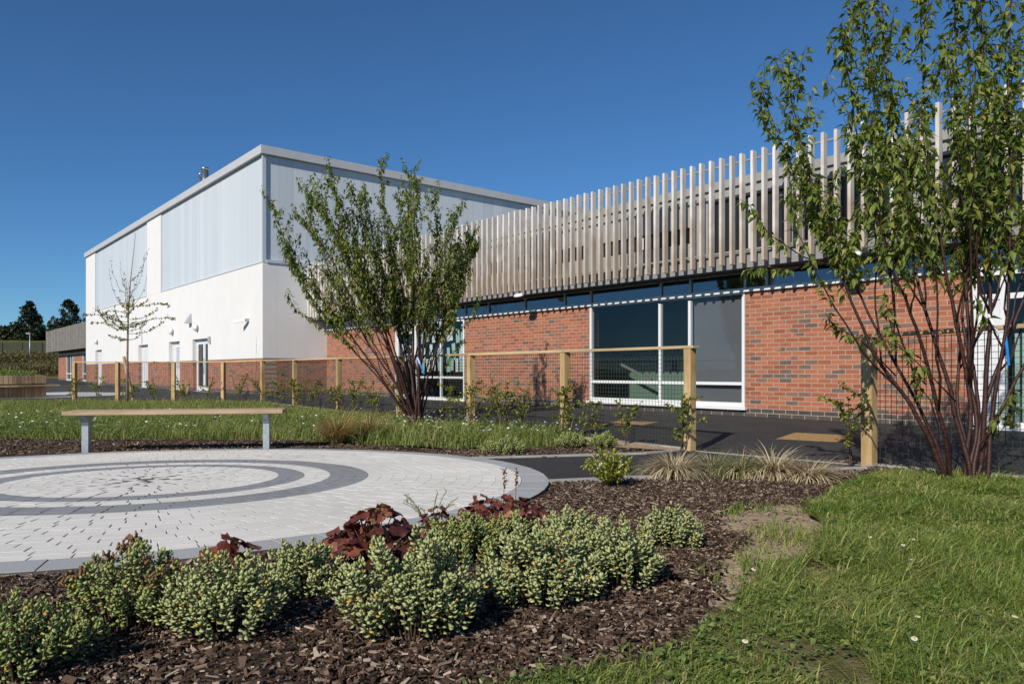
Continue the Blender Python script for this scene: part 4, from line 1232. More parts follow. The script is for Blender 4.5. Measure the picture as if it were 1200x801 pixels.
wh = [  # bay, place in it, height, stems, label
    (0, -0.02, .75, 3, 'yellow-green hedge plant climbing the foot of the end post by the path', .05),
    (0, .40, .70, 3, 'hedge plant with bright yellow-green sprays, first from the end post', .25),
    (0, .66, .60, 2, 'low hedge plant in front of the big window, left of the brightest one', .25),
    (0, .93, .85, 4, 'bushy hedge plant hugging the right side of the second fence post', .10),
    (1, .30, .80, 3, 'tall hedge plant right of centre in the second fence bay', .15),
    (1, .52, .88, 4, 'broad leafy hedge plant at the middle of the second fence bay', .2),
    (1, .70, .80, 3, 'hedge plant with loose top in the left half of the second fence bay', .2),
    (1, .90, .82, 3, 'slim hedge plant just right of the dark third fence post', .1),
    (2, .2, .75, 3, 'hedge plant behind the stems of the lawn cherry, near the third post', .2),
    (2, .55, .80, 3, 'hedge plant behind the lawn cherry under the papered window', .2),
    (2, .85, .85, 4, 'hedge plant left of the lawn cherry stems, in front of the brick wall', .2),
    (3, .25, .85, 4, 'thick hedge plant beside the tan grass tussocks, left of the cherry', .2),
    (3, .60, .90, 4, 'hedge plant two paces right of the post above the bench end', .2),
    (3, .95, .85, 3, 'hedge plant wrapped round the post above the right bench end', .1),
    (4, .40, .90, 4, 'hedge plant in front of the shaded brick end wall, right half', .2),
    (4, .80, .90, 4, 'hedge plant in front of the shaded brick end wall, left half', .2),
    (5, .30, .90, 4, 'hedge plant in front of the corner of the white hall', .2),
    (5, .75, .85, 3, 'hedge plant left of the hall corner over the sunlit plinth', .2),
    (6, .45, .85, 4, 'hedge plant midway between the glazed hall door and the hall corner', .2),
    (7, .30, .85, 3, 'hedge plant in front of the glazed double door of the hall', .2),
    (7, .75, .85, 3, 'hedge plant between the glazed door and the louvred door', .2),
    (8, .30, .85, 4, 'hedge plant beside the louvred door, right of the sapling stake', .2),
    (8, .70, .75, 3, 'hedge plant close to the foot of the sapling stake', .2),
    (9, .35, .80, 3, 'hedge plant left of the sapling by the far hall door', .2),
    (9, .93, .80, 3, 'hedge plant on the last fence post at the far left', .1),
]
for i, (b_, f_, h_, n_, lab, le_) in enumerate(wh):
    p = fpt(b_, f_); hedge_whip(p[0], p[1], h_, n_, 100 + i, lab, le_)
hedge_whip(3.02, 6.58, 0.85, 3, 301, 'thin dark hedge sprig growing up the post at the far side of the path', .12)
hedge_whip(3.75, 6.05, 0.55, 2, 302, 'small hedge plant under the tall cherry, right of the path-side post', .5)

# ------------------------------------------------------------------ grass
def area_points(poly, n, dens=None):
    P = np.array(poly); lo, hi = P.min(0), P.max(0); out = []
    tot = 0
    while tot < n:
        Q = rng.uniform(lo, hi, (n * 2, 2)); Q = Q[inpoly(Q, P)]
        if dens is not None: Q = Q[rng.random(len(Q)) < dens(Q)]
        out.append(Q); tot += len(Q)
    return np.vstack(out)[:n]
def stuff_obj(name, V, F, mat, smooth=False):
    o = link(name, np_mesh(name, V, F, smooth), mat); o['kind'] = 'stuff'; return o
def nz2(Q, sc, seed):
    X = np.asarray(Q) * sc; I = np.floor(X).astype(int); f = X - I; f = f * f * (3 - 2 * f)
    T = mnoise.T[:, :, int(seed) & 63]; a = lambda i, j: T[(I[:, 0] + i) & 63, (I[:, 1] + j) & 63]
    return (a(0, 0) * (1 - f[:, 0]) + a(1, 0) * f[:, 0]) * (1 - f[:, 1]) + (a(0, 1) * (1 - f[:, 0]) + a(1, 1) * f[:, 0]) * f[:, 1]

dist = lambda Q: np.clip(2.2 / np.maximum(Q[:, 1], .6), .12, 1.0) ** 1.1
inside_view = lambda Q: (np.abs(Q[:, 0] / np.maximum(Q[:, 1], 0.3)) < 0.82) & (Q[:, 1] > 1.2)
Q = area_points(lawn_right, 190000, lambda q: dist(q) * inside_view(q))
pn = nz2(Q, 2.6, 1.0); pf = nz2(Q, 7.0, 9.0)
Q = Q[(0.6 * pn + 0.5 * pf) > -0.5]; n = len(Q)
pn = nz2(Q, 2.0, 4.0)
H = rng.gamma(3.2, .0080, n) * (1 + .7 * np.clip(pn, -.5, 1)) * np.clip(0.85 + 0.05 * Q[:, 1], .85, 1.2)
P3 = np.column_stack([Q, G(Q[:, 0], Q[:, 1]) + 0.012])
V, F = blade_arrays(P3, H, rng.uniform(.0024, .0052, n) * np.clip(Q[:, 1] / 2.5, 0.9, 2), rng.gamma(1.6, .45, n), rng.uniform(0, 6.283, n), rng.uniform(.0, .9, n))
stuff_obj('grass', V, F, M['grass'])
# clover and other broad leaves among it
Q = area_points(lawn_right, 15000, lambda q: dist(q) * inside_view(q)); Q = Q[nz2(Q, 3.2, 21) + .5 * nz2(Q, 9.0, 22) > -.1]; n = len(Q)
P3 = np.column_stack([Q, G(Q[:, 0], Q[:, 1]) + rng.uniform(.015, .06, n)])
D = rng.normal(0, 1, (n, 3)); D[:, 2] = rng.uniform(-.1, .5, n)
V, F = leaf_arrays(P3, D, np.tile([0, 0, 1.], (n, 1)) + rng.normal(0, .3, (n, 3)), rng.uniform(.010, .027, n), rng.uniform(.008, .018, n), .1, .1)
stuff_obj('clover', V, F, M['clover'])
# thin growth straggling into the soil and mulch
Q = area_points(soil_out, 2600); q2 = np.column_stack([rng.uniform(-.5, 1.6, 1600), rng.uniform(1.6, 3.2, 1600)]); q2 = q2[nz2(q2, 3.0, 13) > .28]
Q = np.vstack([Q[nz2(Q, 4.0, 12) + .6 * nz2(Q, 11.0, 14) > .22], q2]); Q = Q[np.linalg.norm(Q - CC, axis=1) > CR + .15]; n = len(Q)
P3 = np.column_stack([Q, G(Q[:, 0], Q[:, 1])])
V, F = blade_arrays(P3, rng.uniform(.03, .08, n), rng.uniform(.003, .006, n), rng.uniform(.1, .8, n), rng.uniform(0, 6.28, n), rng.uniform(.1, .7, n))
stuff_obj('straggling_grass', V, F, M['grass'])

# left lawn
dl = lambda q: np.clip(10.0 / np.maximum(q[:, 1], 4), .25, 1.0) * (q[:, 0] / q[:, 1] > -0.85)
Q = area_points(lawn_left, 95000, dl); n = len(Q)
edge = np.clip(1 - (Q[:, 1] - 9.2 - np.clip(-(Q[:, 0]) * .0, 0, 1)) / 2.2, 0, 1)
pn = nz2(Q, 0.9, 5)
H = rng.gamma(5, .016, n) * (1 + 0.7 * edge * (1 + nz2(Q, 1.8, 15)) + .5 * pn)
P3 = np.column_stack([Q, G(Q[:, 0], Q[:, 1]) + 0.01])
V, F = blade_arrays(P3, H, rng.uniform(.006, .012, n), rng.uniform(0, .5, n), rng.uniform(0, 6.28, n), rng.uniform(0, .6, n))
stuff_obj('meadow_grass', V, F, M['meadow'])
# leafy meadow plants near its front edge
Q = area_points(lawn_left, 30000, lambda q: dl(q) * (q[:, 1] < 13.5)); Q = Q[(nz2(Q, 1.6, 31) > 0.0) & (Q[:, 1] < 13)]; n = len(Q)
P3 = np.column_stack([Q, G(Q[:, 0], Q[:, 1]) + rng.uniform(.02, .20, n)])
D = rng.normal(0, 1, (n, 3)); D[:, 2] = rng.uniform(-.1, .9, n)
V, F = leaf_arrays(P3, D, np.tile([0, 0, 1.], (n, 1)) + rng.normal(0, .3, (n, 3)), rng.uniform(.03, .06, n), rng.uniform(.012, .025, n), .1, .1)
stuff_obj('meadow_weeds', V, F, M['clover'])
# white wild flowers: flat heads on stalks
def flowers(Q, zlo, zhi, rad, name):
    n = len(Q); Z = G(Q[:, 0], Q[:, 1]) + rng.uniform(zlo, zhi, n)
    V = []; F = []
    for (x, y), z in zip(Q, Z):
        r = rad * rng.uniform(.6, 1.2); b = len(V); t0 = rng.uniform(-.4, .4, 2)
        for k in range(6):
            a = k * 1.0472; V.append((x + math.cos(a) * r, y + math.sin(a) * r, z + (math.cos(a) * t0[0] + math.sin(a) * t0[1]) * r))
        V.append((x, y, z + r * .35))
        for k in range(6): F.append((b + k, b + (k + 1) % 6, b + 6))
    stuff_obj(name, V, F, M['petal'])
Q = area_points(lawn_left, 330, lambda q: (q[:, 1] < 14) * (q[:, 0] / q[:, 1] > -.8)); Q = Q[nz2(Q, 0.8, 41) > -.02]
flowers(Q, .13, .26, .018, 'wild_flowers')
Q = area_points(wobble([W(380, 512), W(560, 522), W(700, 519), W(660, 512), W(500, 500)], .5, .02, 8), 130)
flowers(Q, .12, .24, .016, 'wild_flowers')

# ------------------------------------------------------------------ bark chips
def chips(Q, name, big=1.0):
    n = len(Q)
    P = np.column_stack([Q, G(Q[:, 0], Q[:, 1]) + rng.uniform(-.012, .018, n)])
    a = rng.uniform(0, 6.28, n); tl = rng.normal(0, .28, n); rl = rng.normal(0, .35, n)
    L = np.minimum(rng.gamma(1.6, .0064, n), .034) * big + .006; Wd = L * rng.uniform(.16, .55, n); T = rng.uniform(.0015, .006, n)
    D = np.stack([np.cos(a) * np.cos(tl), np.sin(a) * np.cos(tl), np.sin(tl)], 1)
    S0 = np.stack([-np.sin(a), np.cos(a), np.zeros(n)], 1); U0 = np.cross(D, S0)
    Sx = S0 * np.cos(rl)[:, None] + U0 * np.sin(rl)[:, None]; U = np.cross(D, Sx)
    vs = []
    k1 = rng.uniform(.5, 1, n)[:, None]; k2 = rng.uniform(.3, 1, n)[:, None]
    for (i, j, u) in ((-1, -1, 0), (1, -1, 0), (1, 1, 0), (-1, 1, 0), (-1, -1, 1), (1, -1, 1), (1, 1, 1), (-1, 1, 1)):
        kk = k1 if i > 0 else k2
        vs.append(P + D * (L[:, None] * i / 2) + Sx * (Wd[:, None] * j / 2 * kk) + U * (T[:, None] * u))
    V = np.stack(vs, 1).reshape(-1, 3)
    k = np.arange(n)[:, None] * 8
    F = np.concatenate([k + np.array(f) for f in ((4, 5, 6, 7), (0, 1, 5, 4), (1, 2, 6, 5), (2, 3, 7, 6), (3, 0, 4, 7))], 1).reshape(-1, 4)
    stuff_obj(name, V, F, M['chip'])
path_a = np.array([np.asarray(p, float) for p in path])
SB = np.array(soil)
def soil_d(Q):
    d = np.min(np.linalg.norm(Q[:, None, :] - SB[None, ::2], axis=2), 1)
    return np.clip(0.7 - d / .085 + nz2(Q, 6, 44) * .35, .03, 1)
def free(Q): return (~inpoly(Q, lawn_right)) & (~inpoly(Q, path_a)) & (np.linalg.norm(Q - CC, axis=1) > CR + .02) & (~inpoly(Q, lawn_left))
near_poly = [W(-80, 660), W(0, 690), W(-60, 900), W(520, 900), W(960, 640), W(1060, 555), W(960, 545), W(700, 560), W(600, 575), W(400, 640)]
Q = area_points([(-3.5, 1.2), (3.6, 1.2), (3.6, 7.2), (-3.5, 7.2)], 105000, lambda q: np.clip(2.4 / q[:, 1], .15, 1) ** 1.3 * inside_view(q) * free(q) * np.where(inpoly(q, soil), soil_d(q), 1))
chips(Q, 'bark_chips')
Q = area_points([W(-80, 515), W(0, 513), W(300, 513), W(430, 520), W(600, 524), W(700, 518), W(790, 530), W(540, 541), W(420, 530), W(0, 533), W(-80, 535)], 24000, lambda q: free(q) * 1.0)
chips(Q, 'bark_chips', 1.5)

# ------------------------------------------------------------------ fleshy bedding clumps
def shoot(rg, h, leafL):
    """one upright shoot with leaves in a spiral"""
    n = int(h / 0.0056) + 7
    t = np.linspace(0.12, 1, n); a = np.arange(n) * 2.4 + rg.uniform(0, 6.28)
    el = np.interp(t, [0, .6, 1], [-.15, .45, 1.25]) + rg.normal(0, .12, n)
    D = np.stack([np.cos(a) * np.cos(el), np.sin(a) * np.cos(el), np.sin(el)], 1)
    P = np.stack([np.zeros(n), np.zeros(n), t * h], 1) + D * .002
    L = leafL * np.interp(t, [0, .5, .85, 1], [.9, 1.1, 1.0, .65]) * rg.uniform(.8, 1.15, n)
    return P, D, L
def clump_meshes(seed, wd, ht, n_sh, leafL, headp=0.0):
    rg = np.random.default_rng(seed)
    Ps, Ds, Ls, Ns = [], [], [], []
    st = MB(); heads = []
    for k in range(n_sh):
        rr_ = math.sqrt((k + .5) / n_sh) * rg.uniform(.85, 1.05); a = k * 2.39996 + rg.normal(0, .2)
        x, y = math.cos(a) * rr_, math.sin(a) * rr_
        lean = Vector((x * .75, y * .75, 1.0)).normalized()
        top = ht * (1 - .52 * rr_ ** 2) * rg.uniform(.66, 1.2)
        h = min(top * .85, rg.uniform(.075, .115))
        tip = np.array([x * wd * .56 + rg.normal(0, .008), y * wd * .56 + rg.normal(0, .008), top])
        rot = np.array(Vector((0, 0, 1)).rotation_difference(lean).to_matrix())
        P, D, L = shoot(rg, h, leafL)
        b = tip - rot @ np.array([0, 0, h])
        Ps.append(P @ rot.T + b); Ds.append(D @ rot.T); Ls.append(L)
        root = np.array([x * wd * .22, y * wd * .22, -.02])
        st.tube([root, (root + b) / 2 + np.array([0, 0, .005]), b, tip * .97 + b * .03], [.004, .0035, .003, .002], 4, False)
        if rg.random() < headp:
            hd = MB()
            for j in range(16):
                c = tip + rg.normal(0, .009, 3) + np.array([0, 0, .006])
                hd.tube([c, c + rg.normal(0, .005, 3) + np.array([0, 0, .008])], [.005, .002], 5)
            heads.append(hd.mesh('flower_head', True))
    P = np.vstack(Ps); D = np.vstack(Ds); L = np.concatenate(Ls)
    Nn = np.tile([0, 0, 1.], (len(P), 1)) - D * .2 + rg.normal(0, .15, P.shape)
    V, F = fat_arrays(P, D, Nn, L, L * rg.uniform(.58, .74, len(L)), .34)
    return np_mesh('leaves', V, F, True), st.mesh('stems', True), heads
def put_clump(px, py, wd, ht, seed, label, n_sh, mat='sedum', leafL=.0165, headp=0.0):
    p = W(px, py)
    o = empty('sedum_clump', (p[0], p[1], float(G(*p)) - .005), 0)
    tag(o, label, 'plant', 'fleshy-leaved bedding plants')
    a, b, c = clump_meshes(seed, wd, ht, n_sh, leafL, headp)
    link('leaves', a, M[mat], o); link('stems', b, M['twig'], o)
    for c_ in c: link('flower_head', c_, M['sedum_head'], o)
    return o
CL = [  # px, py of the middle of the base, width, height, label, shoots
    (22, 792, .32, .18, 'dark green fleshy bedding clump in the near left corner of the mulch', 60, 'sedum_b', .019, 0),
    (150, 738, .33, .225, 'fleshy clump topped with brown spent flower heads by the circle edge', 62, 'sedum_b', .0205, .26),
    (258, 745, .32, .215, 'wide silvery clump between the brown-headed one and the small russet plant', 66, 'sedum', .0215, 0),
    (352, 697, .28, .165, 'straggly fleshy clump to the left of the largest plum plant', 55, 'sedum', .0215, 0),
    (482, 742, .40, .262, 'largest silvery fleshy clump, in front of the big plum-leaved plant', 95, 'sedum', .0225, 0),
    (540, 658, .30, .18, 'fleshy clump tucked between the two plum plants, behind the largest clump', 60, 'sedum_b', .0205, 0),
    (630, 706, .36, .225, 'upright silvery clump right of the largest one, with bare mulch in front', 82, 'sedum', .0225, 0),
    (668, 652, .28, .18, 'silvery clump behind the upright one, below the right plum plant', 60, 'sedum', .0215, 0),
    (722, 688, .32, .22, 'broad silvery clump leaning right over the open mulch', 72, 'sedum', .0215, 0),
    (785, 640, .29, .165, 'lone rounded silvery clump, farthest right in the mulch', 56, 'sedum', .0215, 0),
    (590, 640, .26, .15, 'small fleshy clump just under the right plum plant', 34, 'sedum_b', .0205, 0),
]
for i, (px, py, wd, ht, lab, ns, mt, ll, hp) in enumerate(CL): put_clump(px, py, wd, ht, 500 + i, lab, ns, mt, ll, hp)
for i, (px, py, lab, wd, ht) in enumerate(((668, 524, 'little bluish clump at the foot of the second fence post', .36, .17), (706, 524, 'little bluish clump by the path kerb, right of the second fence post', .32, .17),
                                   (590, 531, 'low grey-green clump at the front edge of the meadow strip', .5, .16))):
    put_clump(px, py, wd, ht, 600 + i, lab, 40, 'sedum_b', .028, 0)

# plum-leaved plants
def heuchera(px, py, wd, ht, nl, size, seed, label, mat, spikes=0):
    rg = np.random.default_rng(seed); p = W(px, py)
    root = empty('heuchera', (p[0], p[1], float(G(*p)) - .005)); tag(root, label, 'plant', 'plum-leaved bedding plants')
    V = []; F = []; st = MB()
    for k in range(nl):
        rr_ = math.sqrt((k + .5) / nl) * rg.uniform(.8, 1.08); a = k * 2.4 + rg.normal(0, .3)
        c = np.array([math.cos(a) * rr_ * wd / 2, math.sin(a) * rr_ * wd / 2, ht * (1 - .6 * rr_ ** 2) * rg.uniform(.7, 1.08)])
        s = size * rg.uniform(.65, 1.15)
        out = unit(np.array([math.cos(a), math.sin(a), -.35 - .5 * rr_ + rg.normal(0, .3)]) + rg.normal(0, .25, 3))
        nn = unit(np.array([math.cos(a) * .6 * rr_, math.sin(a) * .6 * rr_, 1.0]) + rg.normal(0, .45, 3)); sx = unit(np.cross(out, nn)); up = np.cross(sx, out)
        b = len(V); m = 22
        V.append(c)
        for j in range(m):
            t = (j / (m - 1) - .5) * 2 * 2.65
            lob = .72 + .28 * abs(math.cos(t * 1.9)) + rg.normal(0, .03)
            r_ = s / 2 * lob * (1.0 if abs(t) < 2.2 else .8)
            ruff = math.sin(t * 5 + k) * .07 * s
            q = c + (out * math.cos(t) + sx * math.sin(t)) * r_ + up * (ruff - .10 * s + .10 * s * math.cos(2 * t))
            V.append(q)
        mid0 = len(V)
        for j in range(m - 1): F.append((b, b + 1 + j, b + 2 + j))
        st.tube([(c[0] * .12, c[1] * .12, -.01), (c[0] * .5, c[1] * .5, c[2] * .6), tuple(c)], .002, 4, False)
    link('leaves', np_mesh('leaves', V, F, True), M[mat], root)
    st.build('stems', M[mat], root)
    if spikes:
        sp_ = MB()
        for k in range(spikes):
            x, y = rg.uniform(-.08, .08, 2); hh = ht + rg.uniform(.12, .17)
            sp_.tube([(x, y, .02), (x + .01, y, hh)], [.002, .0012], 4)
            for j in range(26):
                z = hh - rg.uniform(0, .09); sp_.tube([(x + .01 + rg.normal(0, .005), y + rg.normal(0, .005), z), (x + .01 + rg.normal(0, .006), y + rg.normal(0, .006), z + .008)], [.0035, .001], 5)
        sp_.build('flower_spike', M['heuchera_b'], root)
heuchera(436, 675, .42, .25, 92, .082, 1, 'largest plum-leaved plant, rising above the silvery clumps at the circle edge', 'heuchera')
heuchera(590, 626, .54, .19, 84, .074, 2, 'plum plant with two thin flower spikes at the circle edge', 'heuchera', 2)
heuchera(268, 697, .26, .20, 26, .075, 3, 'small russet-leaved plant between silvery clumps by the circle edge', 'heuchera_b')
heuchera(514, 642, .26, .175, 20, .07, 4, 'few plum leaves peeping up between the two larger plum plants', 'heuchera')

# wispy grey plant by the paving
def wisp(px, py, h, seed, label):
    rg = np.random.default_rng(seed); p = W(px, py); root = empty('wispy_plant', (p[0], p[1], float(G(*p)))); tag(root, label, 'plant')
    tw = MB(); LP = []; LD = []
    for k in range(9):
        a = rg.uniform(0, 6.28); d = np.array([math.cos(a), math.sin(a), 0]) * h * .45
        B = bez(np.zeros(3), d * .2 + np.array([0, 0, h * .6]), d + np.array([0, 0, h * rg.uniform(.7, 1)]), 8); tw.tube(B, .0015, 4)
        for j in range(26):
            t = rg.uniform(.25, 1) * 7; i = min(int(t), 6); LP.append(B[i] + (B[i + 1] - B[i]) * (t - i)); LD.append(rg.normal(0, 1, 3) + np.array([0, 0, .5]))
    tw.build('stems', M['twig'], root)
    n = len(LP); V, F = leaf_arrays(np.array(LP), np.array(LD), np.tile([0, 0, 1.], (n, 1)), rg.uniform(.015, .03, n), np.full(n, .004))
    link('leaves', np_mesh('leaves', V, F), M['sedum'], root)
wisp(505, 640, .27, 5, 'wispy grey-green stems between the two larger plum plants')

# ------------------------------------------------------------------ sedges
def sedge(px, py, wd, h, n, mat, seed, label, arch=.9):
    rg = np.random.default_rng(seed); p = W(px, py); root_z = float(G(*p))
    N_ = 7; V = []; F = []
    for k in range(n):
        a = rg.uniform(0, 6.28); r0 = rg.uniform(0, .05); L = h * rg.uniform(.7, 1.35); ar = arch * rg.uniform(.3, 1.4)
        tw_ = rg.normal(0, .25)
        base_ = np.array([math.cos(a) * r0, math.sin(a) * r0, -.01]); w_ = rg.uniform(.0022, .0044)
        b = len(V); el = 1.45 - rg.uniform(0, .5); pt = base_.copy(); az = a
        for j in range(N_):
            f_ = j / (N_ - 1); sd_ = np.array([-math.sin(az), math.cos(az), 0]) * w_ * (1 - f_ ** 2 * .9)
            V.append(pt - sd_); V.append(pt + sd_)
            pt = pt + np.array([math.cos(az) * math.cos(el), math.sin(az) * math.cos(el), math.sin(el)]) * L / (N_ - 1)
            el -= ar * .48; az += tw_ * .3
            if pt[2] < .01: pt[2] = .01
        for j in range(N_ - 1): F.append((b + 2 * j, b + 2 * j + 1, b + 2 * j + 3, b + 2 * j + 2))
    V = np.array(V); V[:, 0] *= wd / (2 * h * .55); V[:, 1] *= wd / (2 * h * .55)
    o = link('sedge_tussock', np_mesh('sedge_tussock', V, F), M[mat], None, (p[0], p[1], root_z))
    tag(o, label, 'plant', 'ornamental sedge tussocks')
sedge(790, 560, .36, .27, 700, 'carex', 1, 'dry straw tussock with a curled top beside the bright yellow-green bush')
sedge(835, 557, .28, .24, 460, 'carex_green', 2, 'greener tussock growing against the right side of the curled straw tussock')
sedge(868, 560, .32, .26, 540, 'carex_green', 9, 'half green half straw tussock in the middle of the row by the path')
sedge(905, 560, .42, .27, 700, 'carex', 3, 'pale straw tussock, widest of the row along the path')
sedge(948, 563, .34, .19, 520, 'carex', 4, 'low flattened straw tussock at the right end of the row by the path')
sedge(395, 520, .55, .42, 700, 'carex_gold', 5, 'golden tussock at the edge of the meadow, right of the bench', .5)
sedge(434, 517, .42, .40, 520, 'carex_gold', 6, 'smaller golden tussock between the right-of-bench tussock and the lawn cherry', .5)
sedge(770, 559, .2, .12, 120, 'carex_green', 7, 'short green tuft at the foot of the curled straw tussock')

# bright yellow-green bush with pale tips
def spindle(px, py, label):
    rg = np.random.default_rng(8); p = W(px, py); root = empty('spindle_bush', (p[0], p[1], float(G(*p)))); tag(root, label, 'plant')
    tw = MB(); LP = []; LD = []
    for k in range(54):
        a = k * 2.4; r_ = math.sqrt((k + .5) / 54); d = np.array([math.cos(a) * r_ * .19, math.sin(a) * r_ * .17, 0]); hh = .27 * (1 - .45 * r_ * r_) * rg.uniform(.75, 1.15)
        B = bez(np.zeros(3), d * .5 + np.array([0, 0, hh * .5]), d + np.array([0, 0, hh]), 8); tw.tube(B, .002, 4)
        for j in range(34):
            t = (1 - rg.random() ** 1.5 * .75) * 7; i = min(int(t), 6); LP.append(B[i] + (B[i + 1] - B[i]) * (t - i)); LD.append(rg.normal(0, .8, 3) + np.array([0, 0, .7]))
    tw.build('stems', M['twig'], root); n = len(LP)
    V, F = leaf_arrays(np.array(LP), np.array(LD), np.tile([0, 0, 1.], (n, 1)) + rg.normal(0, .5, (n, 3)), rg.uniform(.018, .032, n), rg.uniform(.011, .018, n), .15, .1)
    link('leaves', np_mesh('leaves', V, F), M['spindle'], root)
spindle(714, 571, 'bright yellow-green bush with pale tips at the path edge')

# daisies in the near grass
def daisy(px, py, label, r_=.0085, h=.05):
    p = W(px, py); rg = random.Random(px)
    root = empty('daisy', (p[0], p[1], float(G(*p)) + .01)); tag(root, label, 'flower', 'white daisies in the near grass')
    tx, ty = rg.uniform(-.3, .3), rg.uniform(-.5, -.1)
    MB().tube([(0, 0, 0), (tx * .02, ty * .02, h)], .0012, 5).build('stem', M['clover'], root)
    c = Vector((tx * .02, ty * .02, h)); n = Vector((tx, ty, 1)).normalized(); u = n.orthogonal().normalized(); v = n.cross(u)
    mb = MB()
    for k in range(13):
        a = 6.283 * k / 13; d = u * math.cos(a) + v * math.sin(a); s_ = n.cross(d)
        mb.add([c + d * .002, c + d * r_ * .7 + s_ * .0022, c + d * r_, c + d * r_ * .7 - s_ * .0022], [(0, 1, 2, 3)])
    mb.build('petals', M['petal'], root)
    MB().tube([c - n * .001, c + n * .003], [.004, .0025], 8).build('centre', M['pollen'], root, True)
D_ = [(1071, 648, 'daisy in the near grass, upper of the close pair right of centre'), (1058, 655, 'daisy just below and left of the upper close pair flower'),
      (1068, 674, 'daisy alone below the close pair in the near grass'), (1075, 747, 'largest daisy near the bottom of the grass'),
      (1070, 774, 'daisy directly below the largest one at the bottom edge'), (1188, 747, 'daisy at the right edge of the near grass'),
      (880, 686, 'daisy at the bare soil edge of the grass'), (872, 778, 'daisy low in the grass near the dark mulch'), (1020, 645, 'daisy in mid grass left of the close pair')]
for px, py, lab in D_: daisy(px, py, lab)

# ------------------------------------------------------------------ planter bench on the left
pc = np.array([-17.7, 25.5])
pl = empty('planter_bench', (pc[0], pc[1], float(G(*pc)) + .02)); tag(pl, 'round slatted timber planter with a bench seat round it on the far concrete strip', 'planter')
def slat_ring(r, z0, z1, n):
    mb = MB()
    for k in range(n):
        a = 6.283 * k / n; wd = 6.283 * r / n * .9
        c = Vector((math.cos(a) * r, math.sin(a) * r, 0)); t = Vector((-math.sin(a), math.cos(a), 0)); o = Vector((math.cos(a), math.sin(a), 0))
        vs = []
        for z in (z0, z1):
            for i, j in ((-1, -1), (1, -1), (1, 1), (-1, 1)): vs.append(c + t * (i * wd / 2) + o * (j * .02) + Vector((0, 0, z)))
        mb.add(vs, [(3, 2, 1, 0), (4, 5, 6, 7), (0, 1, 5, 4), (1, 2, 6, 5), (2, 3, 7, 6), (3, 0, 4, 7)])
    return mb
slat_ring(1.42, .46, .74, 72).build('back_slats', M['planter_wood'], pl)
slat_ring(1.42, .0, .36, 72).build('base_slats', M['planter_wood'], pl)
mb = MB(); n_ = 48; vs = []; fs = []
for z in (.37, .42):
    for r_ in (1.45, 1.86):
        for k in range(n_): a = 6.283 * k / n_; vs.append((math.cos(a) * r_, math.sin(a) * r_, z))
for k in range(n_):
    k2 = (k + 1) % n_
    fs += [(2 * n_ + k, 3 * n_ + k, 3 * n_ + k2, 2 * n_ + k2), (k, k2, n_ + k2, n_ + k), (n_ + k, n_ + k2, 3 * n_ + k2, 3 * n_ + k), (k, 2 * n_ + k, 2 * n_ + k2, k2)]
mb.add(vs, fs); mb.build('seat', M['planter_wood'], pl)
MB().tube([(0, 0, .0), (0, 0, .68)], 1.38, 40).build('soil_fill', M['mulch'], pl)
rg = np.random.default_rng(31); n = 1500; a = rg.uniform(0, 6.28, n); r_ = np.sqrt(rg.random(n)) * 1.2
P = np.column_stack([np.cos(a) * r_, np.sin(a) * r_, .68 + rg.uniform(0, .34, n) * (1 - .4 * r_)])
V, F = leaf_arrays(P, rg.normal(0, 1, (n, 3)) + np.array([0, 0, .4]), np.tile([0, 0, 1.], (n, 1)) + rg.normal(0, .4, (n, 3)), rg.uniform(.05, .12, n), rg.uniform(.03, .06, n))
o = link('planter_shrub', np_mesh('planter_shrub', V, F), M['clover'], None, (pc[0], pc[1], float(G(*pc)) + .02)); tag(o, 'low leafy planting filling the round timber planter', 'plant')

# two little timber stools at the hall door
for i, (px, lab) in enumerate(((213, 'low timber stump stool left of its pair by the glazed hall door'), (220, 'low timber stump stool nearer the glazed hall door'))):
    p = W(px, 462.2); o = empty('stump_stool', (p[0], p[1], float(G(*p)))); tag(o, lab, 'stool', 'timber stump stools')
    MB().tube([(0, 0, 0), (0, 0, .36)], [.08, .075], 12).build('leg', M['post'], o, True); MB().tube([(0, 0, .363), (0, 0, .40)], .10, 14).build('seat', M['rail'], o, True)

